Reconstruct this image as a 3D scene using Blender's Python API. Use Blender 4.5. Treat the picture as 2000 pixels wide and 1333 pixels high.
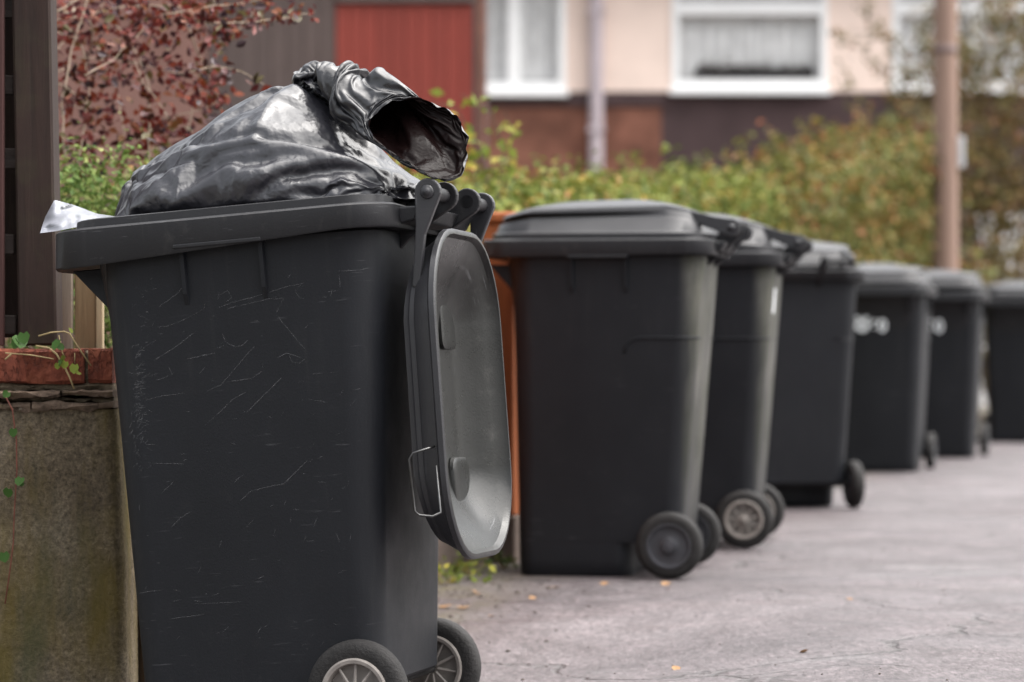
import bpy, bmesh, math, random
import numpy as np
from mathutils import Vector, Matrix, Euler, noise as mnoise

random.seed(11)
rng = np.random.default_rng(11)
R = math.radians
for o in list(bpy.data.objects):
    bpy.data.objects.remove(o)
scene = bpy.context.scene
COL = scene.collection

# ------------------------------------------------------------------ camera, sky, sun, exposure
CAM_H = 0.69
cam_d = bpy.data.cameras.new('camera')
cam_d.lens = 100.0
cam_d.sensor_width = 36.0
cam_d.clip_start = 0.1
cam_d.clip_end = 600.0
cam_d.dof.use_dof = True
cam_d.dof.focus_distance = 5.65
cam_d.dof.aperture_fstop = 3.0
cam_d.dof.aperture_blades = 7
cam_o = bpy.data.objects.new('camera', cam_d)
COL.objects.link(cam_o)
cam_d.shift_y = 0.0017
cam_o.location = (0, 0, CAM_H)
cam_o.rotation_euler = (R(90), 0, 0)
scene.camera = cam_o

world = bpy.data.worlds.new('World')
scene.world = world
world.use_nodes = True
wn = world.node_tree
wn.nodes.clear()
w_out = wn.nodes.new('ShaderNodeOutputWorld')
w_bg = wn.nodes.new('ShaderNodeBackground')
w_sky = wn.nodes.new('ShaderNodeTexSky')
w_sky.sky_type = 'NISHITA'
w_sky.sun_disc = False
w_sky.sun_elevation = R(64)
w_sky.sun_rotation = R(82)
w_sky.air_density = 1.6
w_sky.dust_density = 6.0
w_sky.ozone_density = 1.0
w_hs = wn.nodes.new('ShaderNodeHueSaturation')
w_hs.inputs['Saturation'].default_value = 0.22
wn.links.new(w_sky.outputs[0], w_hs.inputs['Color'])
wn.links.new(w_hs.outputs[0], w_bg.inputs['Color'])
wn.links.new(w_bg.outputs[0], w_out.inputs['Surface'])
w_bg.inputs['Strength'].default_value = 0.11

sun_d = bpy.data.lights.new('sun', 'SUN')
sun_d.energy = 1.8
sun_d.angle = R(95)
sun_d.color = (1.0, 0.96, 0.91)
sun_o = bpy.data.objects.new('sun', sun_d)
COL.objects.link(sun_o)
_az, _el = R(82), R(64)          # the same direction as the sky's sun: high over the road, to the right
_sd = Vector((math.sin(_az) * math.cos(_el), math.cos(_az) * math.cos(_el), math.sin(_el)))
sun_o.rotation_euler = _sd.to_track_quat('Z', 'Y').to_euler()

scene.view_settings.view_transform = 'Standard'
scene.view_settings.look = 'None'
scene.view_settings.gamma = 1.0
scene.view_settings.use_curve_mapping = False
scene.view_settings.exposure = 1.9
scene.render.engine = 'CYCLES'
scene.cycles.use_denoising = True
scene.cycles.max_bounces = 6

# ------------------------------------------------------------------ helpers
F_PX = 2000 * 100 / 36.0
def at(px, py, Y):
    """the place at distance Y that the photograph shows at (px, py)"""
    return Vector(((px - 1000) / F_PX * Y, Y, CAM_H - (py - 670) / F_PX * Y))

def tag(o, label=None, cat=None, group=None, kind=None):
    if label: o['label'] = label
    if cat: o['category'] = cat
    if group: o['group'] = group
    if kind: o['kind'] = kind
    return o

def empty(name, loc=(0, 0, 0), rot=(0, 0, 0), label=None, cat=None, group=None):
    o = bpy.data.objects.new(name, None)
    o.empty_display_size = 0.1
    COL.objects.link(o)
    o.location = loc
    o.rotation_euler = rot
    return tag(o, label, cat, group)

def mesh_obj(name, verts, faces, material, parent=None, smooth=False, loc=None, auto=None):
    me = bpy.data.meshes.new(name)
    me.from_pydata([tuple(v) for v in verts], [], faces)
    me.validate()
    if smooth:
        me.polygons.foreach_set('use_smooth', [True] * len(me.polygons))
    if auto is not None:
        me.set_sharp_from_angle(angle=R(auto))
    if material: me.materials.append(material)
    o = bpy.data.objects.new(name, me)
    COL.objects.link(o)
    if parent: o.parent = parent
    if loc is not None: o.location = loc
    return o

class MB:
    """collects geometry that becomes one mesh object"""
    def __init__(s): s.v = []; s.f = []
    def add(s, v, f):
        n = len(s.v)
        s.v += [tuple(p) for p in v]
        s.f += [tuple(i + n for i in q) for q in f]
        return s
    def box(s, x0, x1, y0, y1, z0, z1, b=0.0, jit=0.0):
        if b <= 0:
            v = [(x, y, z) for z in (z0, z1) for y in (y0, y1) for x in (x0, x1)]
            f = [(0, 2, 3, 1), (4, 5, 7, 6), (0, 1, 5, 4), (2, 6, 7, 3), (0, 4, 6, 2), (1, 3, 7, 5)]
        else:
            v = []
            for sx, xx in ((1, x0), (-1, x1)):
                for sy, yy in ((1, y0), (-1, y1)):
                    for sz, zz in ((1, z0), (-1, z1)):
                        v += [(xx, yy + sy * b, zz + sz * b), (xx + sx * b, yy, zz + sz * b), (xx + sx * b, yy + sy * b, zz)]
            bm = bmesh.new()
            for p in v: bm.verts.new(p)
            bmesh.ops.convex_hull(bm, input=bm.verts[:])
            bm.verts.index_update()
            v = [p.co[:] for p in bm.verts]
            f = [tuple(q.index for q in fc.verts) for fc in bm.faces]
            bm.free()
        if jit:
            v = [(a + random.uniform(-jit, jit), c + random.uniform(-jit, jit), d + random.uniform(-jit, jit)) for a, c, d in v]
        return s.add(v, f)
    def tube(s, pts, rad, n=8, cap=True):
        pts = [Vector(p) for p in pts]
        if not hasattr(rad, '__len__'): rad = [rad] * len(pts)
        v, f = [], []
        up = None
        for i, p in enumerate(pts):
            d = (pts[min(i + 1, len(pts) - 1)] - pts[max(i - 1, 0)]).normalized()
            if up is None:
                up = d.orthogonal().normalized()
            else:
                up = (up - d * up.dot(d))
                up = up.normalized() if up.length > 1e-6 else d.orthogonal().normalized()
            sd = d.cross(up)
            for k in range(n):
                a = 2 * math.pi * k / n
                v.append(p + (up * math.cos(a) + sd * math.sin(a)) * rad[i])
        for i in range(len(pts) - 1):
            for k in range(n):
                k2 = (k + 1) % n
                f.append((i * n + k, i * n + k2, (i + 1) * n + k2, (i + 1) * n + k))
        if cap:
            f.append(tuple(range(n))[::-1])
            f.append(tuple((len(pts) - 1) * n + k for k in range(n)))
        return s.add(v, f)
    def lathe(s, prof, n=40, axis='Y', c=(0, 0, 0)):
        """prof: (radius, along) list turned round the axis"""
        v, f = [], []
        m = len(prof)
        for k in range(n):
            a = 2 * math.pi * k / n
            for r, t in prof:
                if axis == 'Y': v.append((c[0] + r * math.cos(a), c[1] + t, c[2] + r * math.sin(a)))
                elif axis == 'Z': v.append((c[0] + r * math.cos(a), c[1] + r * math.sin(a), c[2] + t))
        for k in range(n):
            k2 = (k + 1) % n
            for i in range(m - 1):
                f.append((k * m + i, k * m + i + 1, k2 * m + i + 1, k2 * m + i))
        return s.add(v, f)
    def prism_y(s, poly, y0, y1):
        """polygon of (x, z) extruded along y"""
        n = len(poly)
        v = [(x, y0, z) for x, z in poly] + [(x, y1, z) for x, z in poly]
        f = [tuple(range(n)), tuple(range(n, 2 * n))[::-1]]
        f += [(i, n + i, n + (i + 1) % n, (i + 1) % n) for i in range(n)]
        return s.add(v, f)
    def build(s, name, material, parent=None, smooth=False, auto=None, loc=None):
        return mesh_obj(name, s.v, s.f, material, parent, smooth, loc, auto)

def fix_normals(o):
    bm = bmesh.new(); bm.from_mesh(o.data)
    bmesh.ops.recalc_face_normals(bm, faces=bm.faces[:])
    bm.to_mesh(o.data); bm.free()
    return o

def bevel(o, w=0.003, seg=2, ang=35):
    m = o.modifiers.new('bevel', 'BEVEL'); m.width = w; m.segments = seg
    m.limit_method = 'ANGLE'; m.angle_limit = R(ang)
    return o

# ------------------------------------------------------------------ materials
def nt(name):
    m = bpy.data.materials.new(name)
    m.use_nodes = True
    t = m.node_tree
    b = t.nodes['Principled BSDF']
    return m, t, b
def N(t, typ, **kw):
    n = t.nodes.new(typ)
    for k, v in kw.items():
        if hasattr(n, k) and not k[0].isupper(): setattr(n, k, v)
    return n
def tex_coord(t, scale=(1, 1, 1), rot=(0, 0, 0), kind='Object'):
    c = t.nodes.new('ShaderNodeTexCoord')
    mp = t.nodes.new('ShaderNodeMapping')
    mp.inputs['Scale'].default_value = scale
    mp.inputs['Rotation'].default_value = rot
    t.links.new(c.outputs[kind], mp.inputs[0])
    return mp.outputs[0]
def noise(t, vec, scale, detail=5, rough=0.55, dist=0.0):
    n = t.nodes.new('ShaderNodeTexNoise')
    n.inputs['Scale'].default_value = scale
    n.inputs['Detail'].default_value = detail
    n.inputs['Roughness'].default_value = rough
    n.inputs['Distortion'].default_value = dist
    if vec is not None: t.links.new(vec, n.inputs['Vector'])
    return n.outputs['Fac']
def ramp(t, fac, stops):
    r = t.nodes.new('ShaderNodeValToRGB')
    e = r.color_ramp.elements
    while len(e) > 1: e.remove(e[-1])
    e[0].position = stops[0][0]; e[0].color = (*stops[0][1], 1)
    for p, c in stops[1:]:
        q = e.new(p); q.color = (*c, 1)
    t.links.new(fac, r.inputs[0])
    return r.outputs[0]
def vramp(t, fac, a, b, v0=0.0, v1=1.0):
    m = t.nodes.new('ShaderNodeMapRange')
    m.inputs[1].default_value = a; m.inputs[2].default_value = b
    m.inputs[3].default_value = v0; m.inputs[4].default_value = v1
    t.links.new(fac, m.inputs[0])
    return m.outputs[0]
def mix(t, fac, a, b, mode='MIX'):
    m = t.nodes.new('ShaderNodeMix'); m.data_type = 'RGBA'; m.blend_type = mode
    for sock, val in ((m.inputs[0], fac), (m.inputs[6], a), (m.inputs[7], b)):
        if hasattr(val, 'is_linked'): t.links.new(val, sock)
        elif isinstance(val, tuple): sock.default_value = (*val, 1)
        else: sock.default_value = val
    return m.outputs[2]
def math_n(t, op, a, b=None):
    m = t.nodes.new('ShaderNodeMath'); m.operation = op
    for sock, val in ((m.inputs[0], a), (m.inputs[1], b)):
        if val is None: continue
        if hasattr(val, 'is_linked'): t.links.new(val, sock)
        else: sock.default_value = val
    return m.outputs[0]
def bump(t, b, h, dist=0.01, strength=0.5):
    n = t.nodes.new('ShaderNodeBump')
    n.inputs['Distance'].default_value = dist
    n.inputs['Strength'].default_value = strength
    t.links.new(h, n.inputs['Height'])
    t.links.new(n.outputs[0], b.inputs['Normal'])
    return n

def simple(name, col, rough=0.6, spec=0.4, var=0.25, scale=8.0, bmp=0.0, bscale=60.0, metal=0.0):
    m, t, b = nt(name)
    v = tex_coord(t)
    c = ramp(t, noise(t, v, scale, 6), [(0.25, tuple(x * (1 - var) for x in col)), (0.75, tuple(min(1, x * (1 + var)) for x in col))])
    t.links.new(c, b.inputs['Base Color'])
    b.inputs['Roughness'].default_value = rough
    b.inputs['Specular IOR Level'].default_value = spec
    b.inputs['Metallic'].default_value = metal
    if bmp: bump(t, b, noise(t, v, bscale, 4), 0.01, bmp)
    return m

def plastic(name, col, rough=0.42, wear=0.35, seed=0.0, stain=0.15, spec=0.28, algae_sheen=0.0):
    """weathered polyethylene: scuffs, fine scratches, dusty bloom"""
    m, t, b = nt(name)
    v = tex_coord(t)
    big = noise(t, v, 3.1, 5, 0.6)
    c = ramp(t, big, [(0.3, tuple(x * 0.86 for x in col)), (0.7, tuple(x * 1.16 for x in col))])
    mask_src = noise(t, v, 6.0, 3)
    acc = None
    for ang, sc, lo in ((18, 9, .66), (-34, 11, .68), (57, 10, .68), (3, 8, .69)):
        vv = tex_coord(t, (sc * 0.35, 1.0, sc * 4.5), (0, R(ang), 0))
        s = vramp(t, noise(t, vv, 3.0, 6, 0.6), lo, lo + 0.05)
        acc = s if acc is None else math_n(t, 'MAXIMUM', acc, s)
    acc = math_n(t, 'MULTIPLY', acc, vramp(t, mask_src, 0.42, 0.68))
    fac = math_n(t, 'MULTIPLY', acc, wear)
    c = mix(t, fac, c, (0.17, 0.17, 0.18))
    dusty = vramp(t, noise(t, v, 19.0, 7, 0.7), 0.58, 0.8, 0, stain)
    c = mix(t, dusty, c, (0.10, 0.095, 0.09))
    vs_ = tex_coord(t, (26, 26, .8))
    run = vramp(t, noise(t, vs_, 1.6, 6, .65), .56, .78, 0, .28 + stain)
    run = math_n(t, 'MULTIPLY', run, vramp(t, noise(t, v, 2.4, 4), .40, .62))
    c = mix(t, run, c, (0.050, 0.049, 0.048))
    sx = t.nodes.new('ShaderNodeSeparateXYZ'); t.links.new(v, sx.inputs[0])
    bk = vramp(t, sx.outputs[0], .20, .245, 0, algae_sheen)  # back edge: olive algae, with its pale highlights painted into the colour
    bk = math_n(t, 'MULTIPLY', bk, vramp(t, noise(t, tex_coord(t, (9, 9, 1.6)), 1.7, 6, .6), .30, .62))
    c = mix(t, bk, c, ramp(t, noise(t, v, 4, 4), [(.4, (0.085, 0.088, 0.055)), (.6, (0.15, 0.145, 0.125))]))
    t.links.new(c, b.inputs['Base Color'])
    r = vramp(t, noise(t, v, 7.0, 6, 0.65), 0.3, 0.75, rough - 0.08, rough + 0.13)
    t.links.new(r, b.inputs['Roughness'])
    b.inputs['Specular IOR Level'].default_value = spec
    bump(t, b, noise(t, v, 260.0, 3), 0.004, 0.10)
    return m

def wood(name, col, dark=0.55, along='Z', rough=0.75, scale=1.0, moss=0.0):
    m, t, b = nt(name)
    st = {'Z': (16, 16, 1.2), 'X': (1.2, 16, 16), 'Y': (16, 1.2, 16)}[along]
    v = tex_coord(t, tuple(s * scale for s in st))
    oi = t.nodes.new('ShaderNodeObjectInfo')
    g = noise(t, v, 2.6, 8, 0.65, 0.8)
    c = ramp(t, g, [(0.25, tuple(x * dark for x in col)), (0.55, col), (0.8, tuple(min(1, x * 1.3) for x in col))])
    tone = vramp(t, oi.outputs['Random'], 0, 1, 0.0, 0.30)
    c = mix(t, tone, c, tuple(x * 0.5 for x in col))
    if moss:
        v2 = tex_coord(t)
        mk = vramp(t, noise(t, v2, 9, 6, .65), 0.5, 0.75, 0, moss)
        c = mix(t, mk, c, (0.07, 0.085, 0.03))
    t.links.new(c, b.inputs['Base Color'])
    b.inputs['Roughness'].default_value = rough
    b.inputs['Specular IOR Level'].default_value = 0.3
    bump(t, b, g, 0.006, 0.5)
    return m

def leafy(name, stops, rough=0.5, trans=0.25):
    m, t, b = nt(name)
    g = t.nodes.new('ShaderNodeNewGeometry')
    c = ramp(t, g.outputs['Random Per Island'], stops)
    t.links.new(c, b.inputs['Base Color'])
    b.inputs['Roughness'].default_value = rough + .1
    b.inputs['Specular IOR Level'].default_value = 0.16
    tr = t.nodes.new('ShaderNodeBsdfTranslucent')
    t.links.new(c, tr.inputs['Color'])
    ms = t.nodes.new('ShaderNodeMixShader'); ms.inputs[0].default_value = trans
    t.links.new(b.outputs[0], ms.inputs[1]); t.links.new(tr.outputs[0], ms.inputs[2])
    t.links.new(ms.outputs[0], t.nodes['Material Output'].inputs['Surface'])
    return m

M = {}
M['bin'] = plastic('bin plastic', (0.0100, 0.0108, 0.0134), 0.50, 0.30, 0, 0.05, .20)
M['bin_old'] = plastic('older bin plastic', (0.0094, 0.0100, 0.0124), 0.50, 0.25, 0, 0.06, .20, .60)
M['bin_lid'] = plastic('lid plastic', (0.021, 0.021, 0.024), 0.40, 0.3, 0, 0.10, .40)
M['lid_in'] = plastic('faded lid plastic', (0.0080, 0.0082, 0.0079), 0.29, 0.7, 0, 0.24, .36)
M['rim'] = plastic('rim plastic', (0.0125, 0.0125, 0.0145), 0.48, 0.5, 0, 0.25)
M['rubber'] = simple('tyre rubber', (0.014, 0.013, 0.013), 0.75, 0.3, 0.4, 30, 0.3, 180)
M['hub_pale'] = simple('pale hub plastic', (0.20, 0.18, 0.165), 0.55, 0.4, 0.3, 40)
M['hub_dark'] = simple('dark hub plastic', (0.04, 0.04, 0.046), 0.45, 0.4, 0.25, 30)
M['metal'] = simple('worn zinc wire', (0.10, 0.10, 0.10), 0.35, 0.5, 0.2, 60, 0, 60, 1.0)
M['axle'] = simple('grey axle', (0.02, 0.019, 0.019), 0.85, 0.1, 0.3, 50)
M['white_print'] = simple('white paint', (0.72, 0.74, 0.76), 0.6, 0.3, 0.08, 20)

def asphalt():
    m, t, b = nt('asphalt')
    v = tex_coord(t)
    base = ramp(t, noise(t, v, 1.1, 8, 0.62, 0.6), [(0.28, (0.047, 0.040, 0.0425)), (0.5, (0.074, 0.0638, 0.0678)), (0.72, (0.108, 0.0955, 0.1008))])
    fine = noise(t, v, 190, 4, 0.7)
    vg = tex_coord(t, (1.0, 0.30, 1.0))
    mid = noise(t, vg, 85, 5, .75)
    base = mix(t, 0.55, base, ramp(t, mid, [(0.36, (0.24, 0.23, 0.23)), (0.5, (0.5, 0.5, 0.5)), (0.66, (0.80, 0.78, 0.78))]), 'OVERLAY')
    blot = noise(t, tex_coord(t, (1.0, .55, 1.0)), 7, 6, .68)
    base = mix(t, 0.6, base, ramp(t, blot, [(0.36, (0.32, 0.30, 0.30)), (0.5, (0.5, 0.5, 0.5)), (0.66, (0.70, 0.69, 0.69))]), 'OVERLAY')
    c = mix(t, 0.85, base, ramp(t, fine, [(0.3, (0.30, 0.29, 0.29)), (0.5, (0.5, 0.5, 0.5)), (0.72, (0.82, 0.80, 0.80))]), 'OVERLAY')
    # reddish worn strips and pale dried patches
    vs = tex_coord(t, (0.5, 1.6, 1), (0, 0, R(-12)))
    c = mix(t, vramp(t, noise(t, vs, 1.5, 6, .6), 0.52, 0.68, 0, .35), c, (0.082, 0.058, 0.059))
    vp = tex_coord(t, (0.7, 1.4, 1), (0, 0, R(20)))
    c = mix(t, vramp(t, noise(t, vp, 2.3, 7, .65), 0.56, 0.72, 0, .6), c, (0.142, 0.137, 0.141))
    damp = vramp(t, noise(t, tex_coord(t, (.55, 1.25, 1), (0, 0, R(8))), 1.9, 7, .66, .5), .50, .66, 0, .38)
    c = mix(t, damp, c, (0.046, 0.041, 0.043))
    # exposed aggregate
    va = t.nodes.new('ShaderNodeTexVoronoi'); va.inputs['Scale'].default_value = 105
    t.links.new(tex_coord(t, (1.0, .34, 1.0)), va.inputs['Vector'])
    sa = t.nodes.new('ShaderNodeSeparateColor'); t.links.new(va.outputs['Color'], sa.inputs[0])
    agg = sa.outputs[0]
    c = mix(t, 0.55, c, ramp(t, agg, [(0.0, (0.20, 0.19, 0.19)), (0.25, (0.42, 0.41, 0.41)), (0.7, (0.54, 0.53, 0.53)), (1.0, (0.84, 0.82, 0.82))]), 'OVERLAY')
    # dark pits
    vo = t.nodes.new('ShaderNodeTexVoronoi'); vo.inputs['Scale'].default_value = 46
    t.links.new(v, vo.inputs['Vector'])
    pit = vramp(t, vo.outputs['Distance'], 0.06, 0.16, 1, 0)
    pit = math_n(t, 'MULTIPLY', pit, vramp(t, noise(t, v, 5, 3), .5, .62))
    c = mix(t, math_n(t, 'MULTIPLY', pit, .7), c, (0.035, 0.03, 0.03))
    # wandering cracks
    dv = t.nodes.new('ShaderNodeVectorMath'); dv.operation = 'MULTIPLY_ADD'
    nn = t.nodes.new('ShaderNodeTexNoise'); nn.inputs['Scale'].default_value = 2.2; nn.inputs['Detail'].default_value = 6
    t.links.new(v, nn.inputs['Vector'])
    t.links.new(nn.outputs['Color'], dv.inputs[0]); dv.inputs[1].default_value = (0.9, 0.9, 0); t.links.new(v, dv.inputs[2])
    vc = t.nodes.new('ShaderNodeTexVoronoi'); vc.feature = 'DISTANCE_TO_EDGE'; vc.inputs['Scale'].default_value = 0.75
    t.links.new(dv.outputs[0], vc.inputs['Vector'])
    crack = vramp(t, vc.outputs['Distance'], 0.003, 0.012, 1, 0)
    crack = math_n(t, 'MULTIPLY', crack, vramp(t, noise(t, v, 1.3, 3), .42, .50))
    c = mix(t, math_n(t, 'MULTIPLY', crack, .75), c, (0.035, 0.032, 0.032))
    # moss and grit along the wall foot
    sx = t.nodes.new('ShaderNodeSeparateXYZ'); t.links.new(v, sx.inputs[0])
    off = math_n(t, 'SUBTRACT', sx.outputs[0], math_n(t, 'MULTIPLY_ADD', sx.outputs[1], 0.27))
    line = t.nodes.new('ShaderNodeMath'); line.operation = 'MULTIPLY_ADD'
    t.links.new(sx.outputs[1], line.inputs[0]); line.inputs[1].default_value = -0.27
    t.links.new(sx.outputs[0], line.inputs[2])            # x - .27 y  (wall foot at -2.47)
    near = vramp(t, line.outputs[0], -2.42, -2.02, 1, 0)
    mo = math_n(t, 'MULTIPLY', near, vramp(t, noise(t, v, 7, 7, .7), 0.36, 0.6))
    c = mix(t, math_n(t, 'MULTIPLY', mo, .75), c, ramp(t, noise(t, v, 30, 5), [(.35, (0.055, 0.045, 0.028)), (.6, (0.10, 0.095, 0.04)), (.75, (0.20, 0.15, 0.09))]))
    t.links.new(c, b.inputs['Base Color'])
    r = math_n(t, 'SUBTRACT', vramp(t, noise(t, vp, 1.6, 5, .6), 0.35, 0.7, 0.45, 0.8), math_n(t, 'MULTIPLY', damp, .35))
    t.links.new(r, b.inputs['Roughness'])
    b.inputs['Specular IOR Level'].default_value = 0.5
    h = math_n(t, 'ADD', math_n(t, 'ADD', math_n(t, 'MULTIPLY', fine, .35), math_n(t, 'MULTIPLY', mid, .5)), math_n(t, 'MULTIPLY', noise(t, v, 6, 6), 1.6))
    h = math_n(t, 'SUBTRACT', h, math_n(t, 'MULTIPLY', crack, 1.2))
    bump(t, b, h, 0.012, 0.75)
    return m
M['asphalt'] = asphalt()
M['soil'] = simple('soil', (0.05, 0.038, 0.026), 0.95, 0.1, 0.4, 14, 0.6, 40)

def concrete():
    m, t, b = nt('mossy concrete')
    v = tex_coord(t)
    c = ramp(t, noise(t, v, 3.0, 8, 0.65), [(0.25, (0.066, 0.050, 0.033)), (0.5, (0.135, 0.108, 0.075)), (0.75, (0.225, 0.190, 0.148))])
    sp = noise(t, v, 95, 5, .8)
    c = mix(t, .9, c, ramp(t, sp, [(0.34, (.16, .15, .14)), (0.5, (.5, .5, .5)), (0.66, (.90, .88, .84))]), 'OVERLAY')
    vv = tex_coord(t, (2.2, 2.2, 0.6))
    c = mix(t, vramp(t, noise(t, vv, 3.4, 7, .65), .46, .66, 0, .75), c, (0.115, 0.085, 0.018))
    c = mix(t, vramp(t, noise(t, vv, 2.6, 5, .6), .55, .72, 0, .55), c, (0.045, 0.055, 0.032))
    c = mix(t, vramp(t, noise(t, v, 5.5, 6, .6), .55, .75, 0, .7), c, (0.035, 0.026, 0.02))
    t.links.new(c, b.inputs['Base Color'])
    b.inputs['Roughness'].default_value = 0.9
    b.inputs['Specular IOR Level'].default_value = 0.2
    bump(t, b, math_n(t, 'ADD', sp, math_n(t, 'MULTIPLY', noise(t, v, 9, 6), 2.0)), 0.012, 0.7)
    return m
M['concrete'] = concrete()
M['gravel_board'] = simple('brown grey gravel board', (0.115, 0.088, 0.075), 0.9, 0.2, 0.35, 9, 0.5, 50)

def brick_mat():
    m, t, b = nt('rustic brick')
    v = tex_coord(t)
    c = ramp(t, noise(t, v, 14, 7, .65), [(.28, (0.070, 0.019, 0.013)), (.5, (0.160, 0.045, 0.027)), (.75, (0.25, 0.085, 0.048))])
    sc = vramp(t, noise(t, tex_coord(t, (1.0, 1.0, .45), (0, R(38), 0)), 120, 4, .6), .48, .62)
    sc = math_n(t, 'MULTIPLY', sc, vramp(t, noise(t, v, 9, 3), .40, .6))
    c = mix(t, math_n(t, 'MULTIPLY', sc, .5), c, (0.05, 0.018, 0.014))
    c = mix(t, vramp(t, noise(t, v, 22, 6, .7), .56, .72, 0, .7), c, (0.03, 0.022, 0.018))
    t.links.new(c, b.inputs['Base Color'])
    b.inputs['Roughness'].default_value = .88; b.inputs['Specular IOR Level'].default_value = .2
    bump(t, b, math_n(t, 'SUBTRACT', noise(t, v, 60, 5), math_n(t, 'MULTIPLY', sc, .7)), .008, .8)
    return m
M['brick'] = brick_mat()
def lichen(name, col, scale):
    m, t, b = nt(name)
    v = tex_coord(t)
    c = ramp(t, noise(t, v, scale, 8, .7), [(.3, tuple(x * .22 for x in col)), (.5, col), (.72, tuple(x * 1.7 for x in col))])
    fl = vramp(t, noise(t, v, 75, 4, .75), .60, .68, 0, .8)
    c = mix(t, math_n(t, 'MULTIPLY', fl, vramp(t, noise(t, v, 11, 3), .45, .6)), c, (.34, .30, .25))
    c = mix(t, vramp(t, noise(t, v, 18, 6, .7), .55, .7, 0, .7), c, (.05, .045, .014))
    t.links.new(c, b.inputs['Base Color'])
    b.inputs['Roughness'].default_value = .95; b.inputs['Specular IOR Level'].default_value = .15
    bump(t, b, noise(t, v, 70, 6, .7), .012, .9)
    return m
M['coping'] = lichen('weathered tile', (0.14, 0.10, 0.075), 24)
M['mortar'] = lichen('mortar', (0.17, 0.135, 0.095), 34)
M['fence_dark'] = wood('dark brown timber', (0.024, 0.0122, 0.0092), .5, 'Z', .8, 1.0, .15)
M['fence_slat'] = wood('aged slat end', (0.034, 0.025, 0.022), .55, 'X')
M['plank_red'] = wood('reddish plank', (0.055, 0.022, 0.020), .6, 'Z')
M['pale'] = wood('tan timber', (0.245, 0.170, 0.095), .55, 'Z', .8)
M['pale_grey'] = wood('greyed timber', (0.24, 0.195, 0.155), .55, 'Z', .8)
M['pale_light'] = wood('light timber', (0.42, 0.33, 0.21), .65, 'Z', .8)
M['orange_wood'] = wood('orange stained timber', (0.30, 0.085, 0.026), .6, 'Z', .6)
M['brown_wood'] = wood('brown fence timber', (0.11, 0.075, 0.055), .55, 'Z', .8, 1, .2)
M['red_board'] = wood('red painted board', (0.235, 0.042, 0.030), .82, 'Z', .6)
M['dark_board'] = wood('dark brown board', (0.098, 0.072, 0.066), .75, 'Z', .7)
M['salmon'] = simple('salmon render', (0.20, 0.112, 0.095), .9, .2, .15, 4, .3, 60)
M['pink_render'] = simple('pink render', (0.82, 0.665, 0.585), .9, .2, .08, 2, .3, 60)
M['plinth'] = simple('dark brown cladding', (0.062, 0.040, 0.041), .8, .2, .25, 2)
M['rust_brick'] = simple('rust brown brick', (0.17, 0.075, 0.052), .9, .2, .6, 2.6)
M['upvc'] = simple('white window frame', (0.86, 0.86, 0.86), .4, .5, .03, 3)
M['net'] = simple('net curtain', (0.90, 0.90, 0.90), .9, .1, .2, 6)
M['dark_room'] = simple('dark room', (0.03, 0.028, 0.03), .9, .1, .2, 3)
M['pipe'] = simple('lilac grey downpipe', (0.42, 0.36, 0.385), .5, .4, .12, 4)
M['fascia'] = simple('brown fascia', (0.10, 0.075, 0.07), .7, .3, .2, 5)
M['pole'] = wood('pinkish brown pole', (0.285, 0.190, 0.150), .82, 'Z', .8, .5)
M['band'] = simple('pole band', (0.15, 0.105, 0.10), .6, .4, .2, 20)
M['plate'] = simple('grey plate', (0.42, 0.42, 0.43), .5, .4, .1, 20)
M['white_wall'] = simple('white painted wall', (0.66, 0.64, 0.63), .8, .2, .1, 3)
M['roof'] = simple('roof tiles', (0.09, 0.065, 0.06), .85, .2, .3, 6)
M['scrap'] = simple('white paper', (0.62, 0.58, 0.55), .8, .2, .1, 30)
M['twig'] = wood('pale twig', (0.33, 0.26, 0.195), .6, 'Z', .8)
M['bark'] = wood('brown bark', (0.085, 0.062, 0.045), .5, 'Z', .9)
M['vine_stem'] = simple('red vine stem', (0.15, 0.05, 0.035), .7, .3, .3, 40)
M['straw'] = simple('straw stem', (0.34, 0.26, 0.13), .7, .3, .2, 40)

m, t, b = nt('window glass')
b.inputs['Base Color'].default_value = (0.02, 0.02, 0.02, 1); b.inputs['Roughness'].default_value = 0.03
tr = t.nodes.new('ShaderNodeBsdfTransparent'); tr.inputs['Color'].default_value = (.98, .98, .98, 1)
ms = t.nodes.new('ShaderNodeMixShader'); ms.inputs[0].default_value = .08
t.links.new(tr.outputs[0], ms.inputs[1]); t.links.new(b.outputs[0], ms.inputs[2])
t.links.new(ms.outputs[0], t.nodes['Material Output'].inputs['Surface'])
M['glass'] = m

M['box_leaf'] = leafy('small green leaves', [(0, (0.045, 0.085, 0.018)), (.45, (0.10, 0.16, 0.035)), (.8, (0.17, 0.22, 0.06)), (1, (0.26, 0.28, 0.10))])
M['red_leaf'] = leafy('barberry leaves', [(0, (0.018, 0.008, 0.012)), (.3, (0.050, 0.012, 0.013)), (.6, (0.120, 0.017, 0.013)), (.82, (0.16, 0.032, 0.014)), (1, (0.075, 0.060, 0.018))])
M['hedge_leaf'] = leafy('hedge leaves', [(0, (0.046, 0.066, 0.012)), (.4, (0.100, 0.132, 0.022)), (.72, (0.165, 0.185, 0.034)), (.90, (0.20, 0.17, 0.04)), (.96, (0.25, 0.11, 0.045)), (1, (0.36, 0.24, 0.04))])
M['autumn_leaf'] = leafy('autumn shrub leaves', [(0, (0.045, 0.052, 0.014)), (.35, (0.095, 0.108, 0.026)), (.66, (0.150, 0.145, 0.035)), (.84, (0.19, 0.12, 0.04)), (.94, (0.27, 0.09, 0.045)), (1, (0.36, 0.22, 0.05))])
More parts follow.
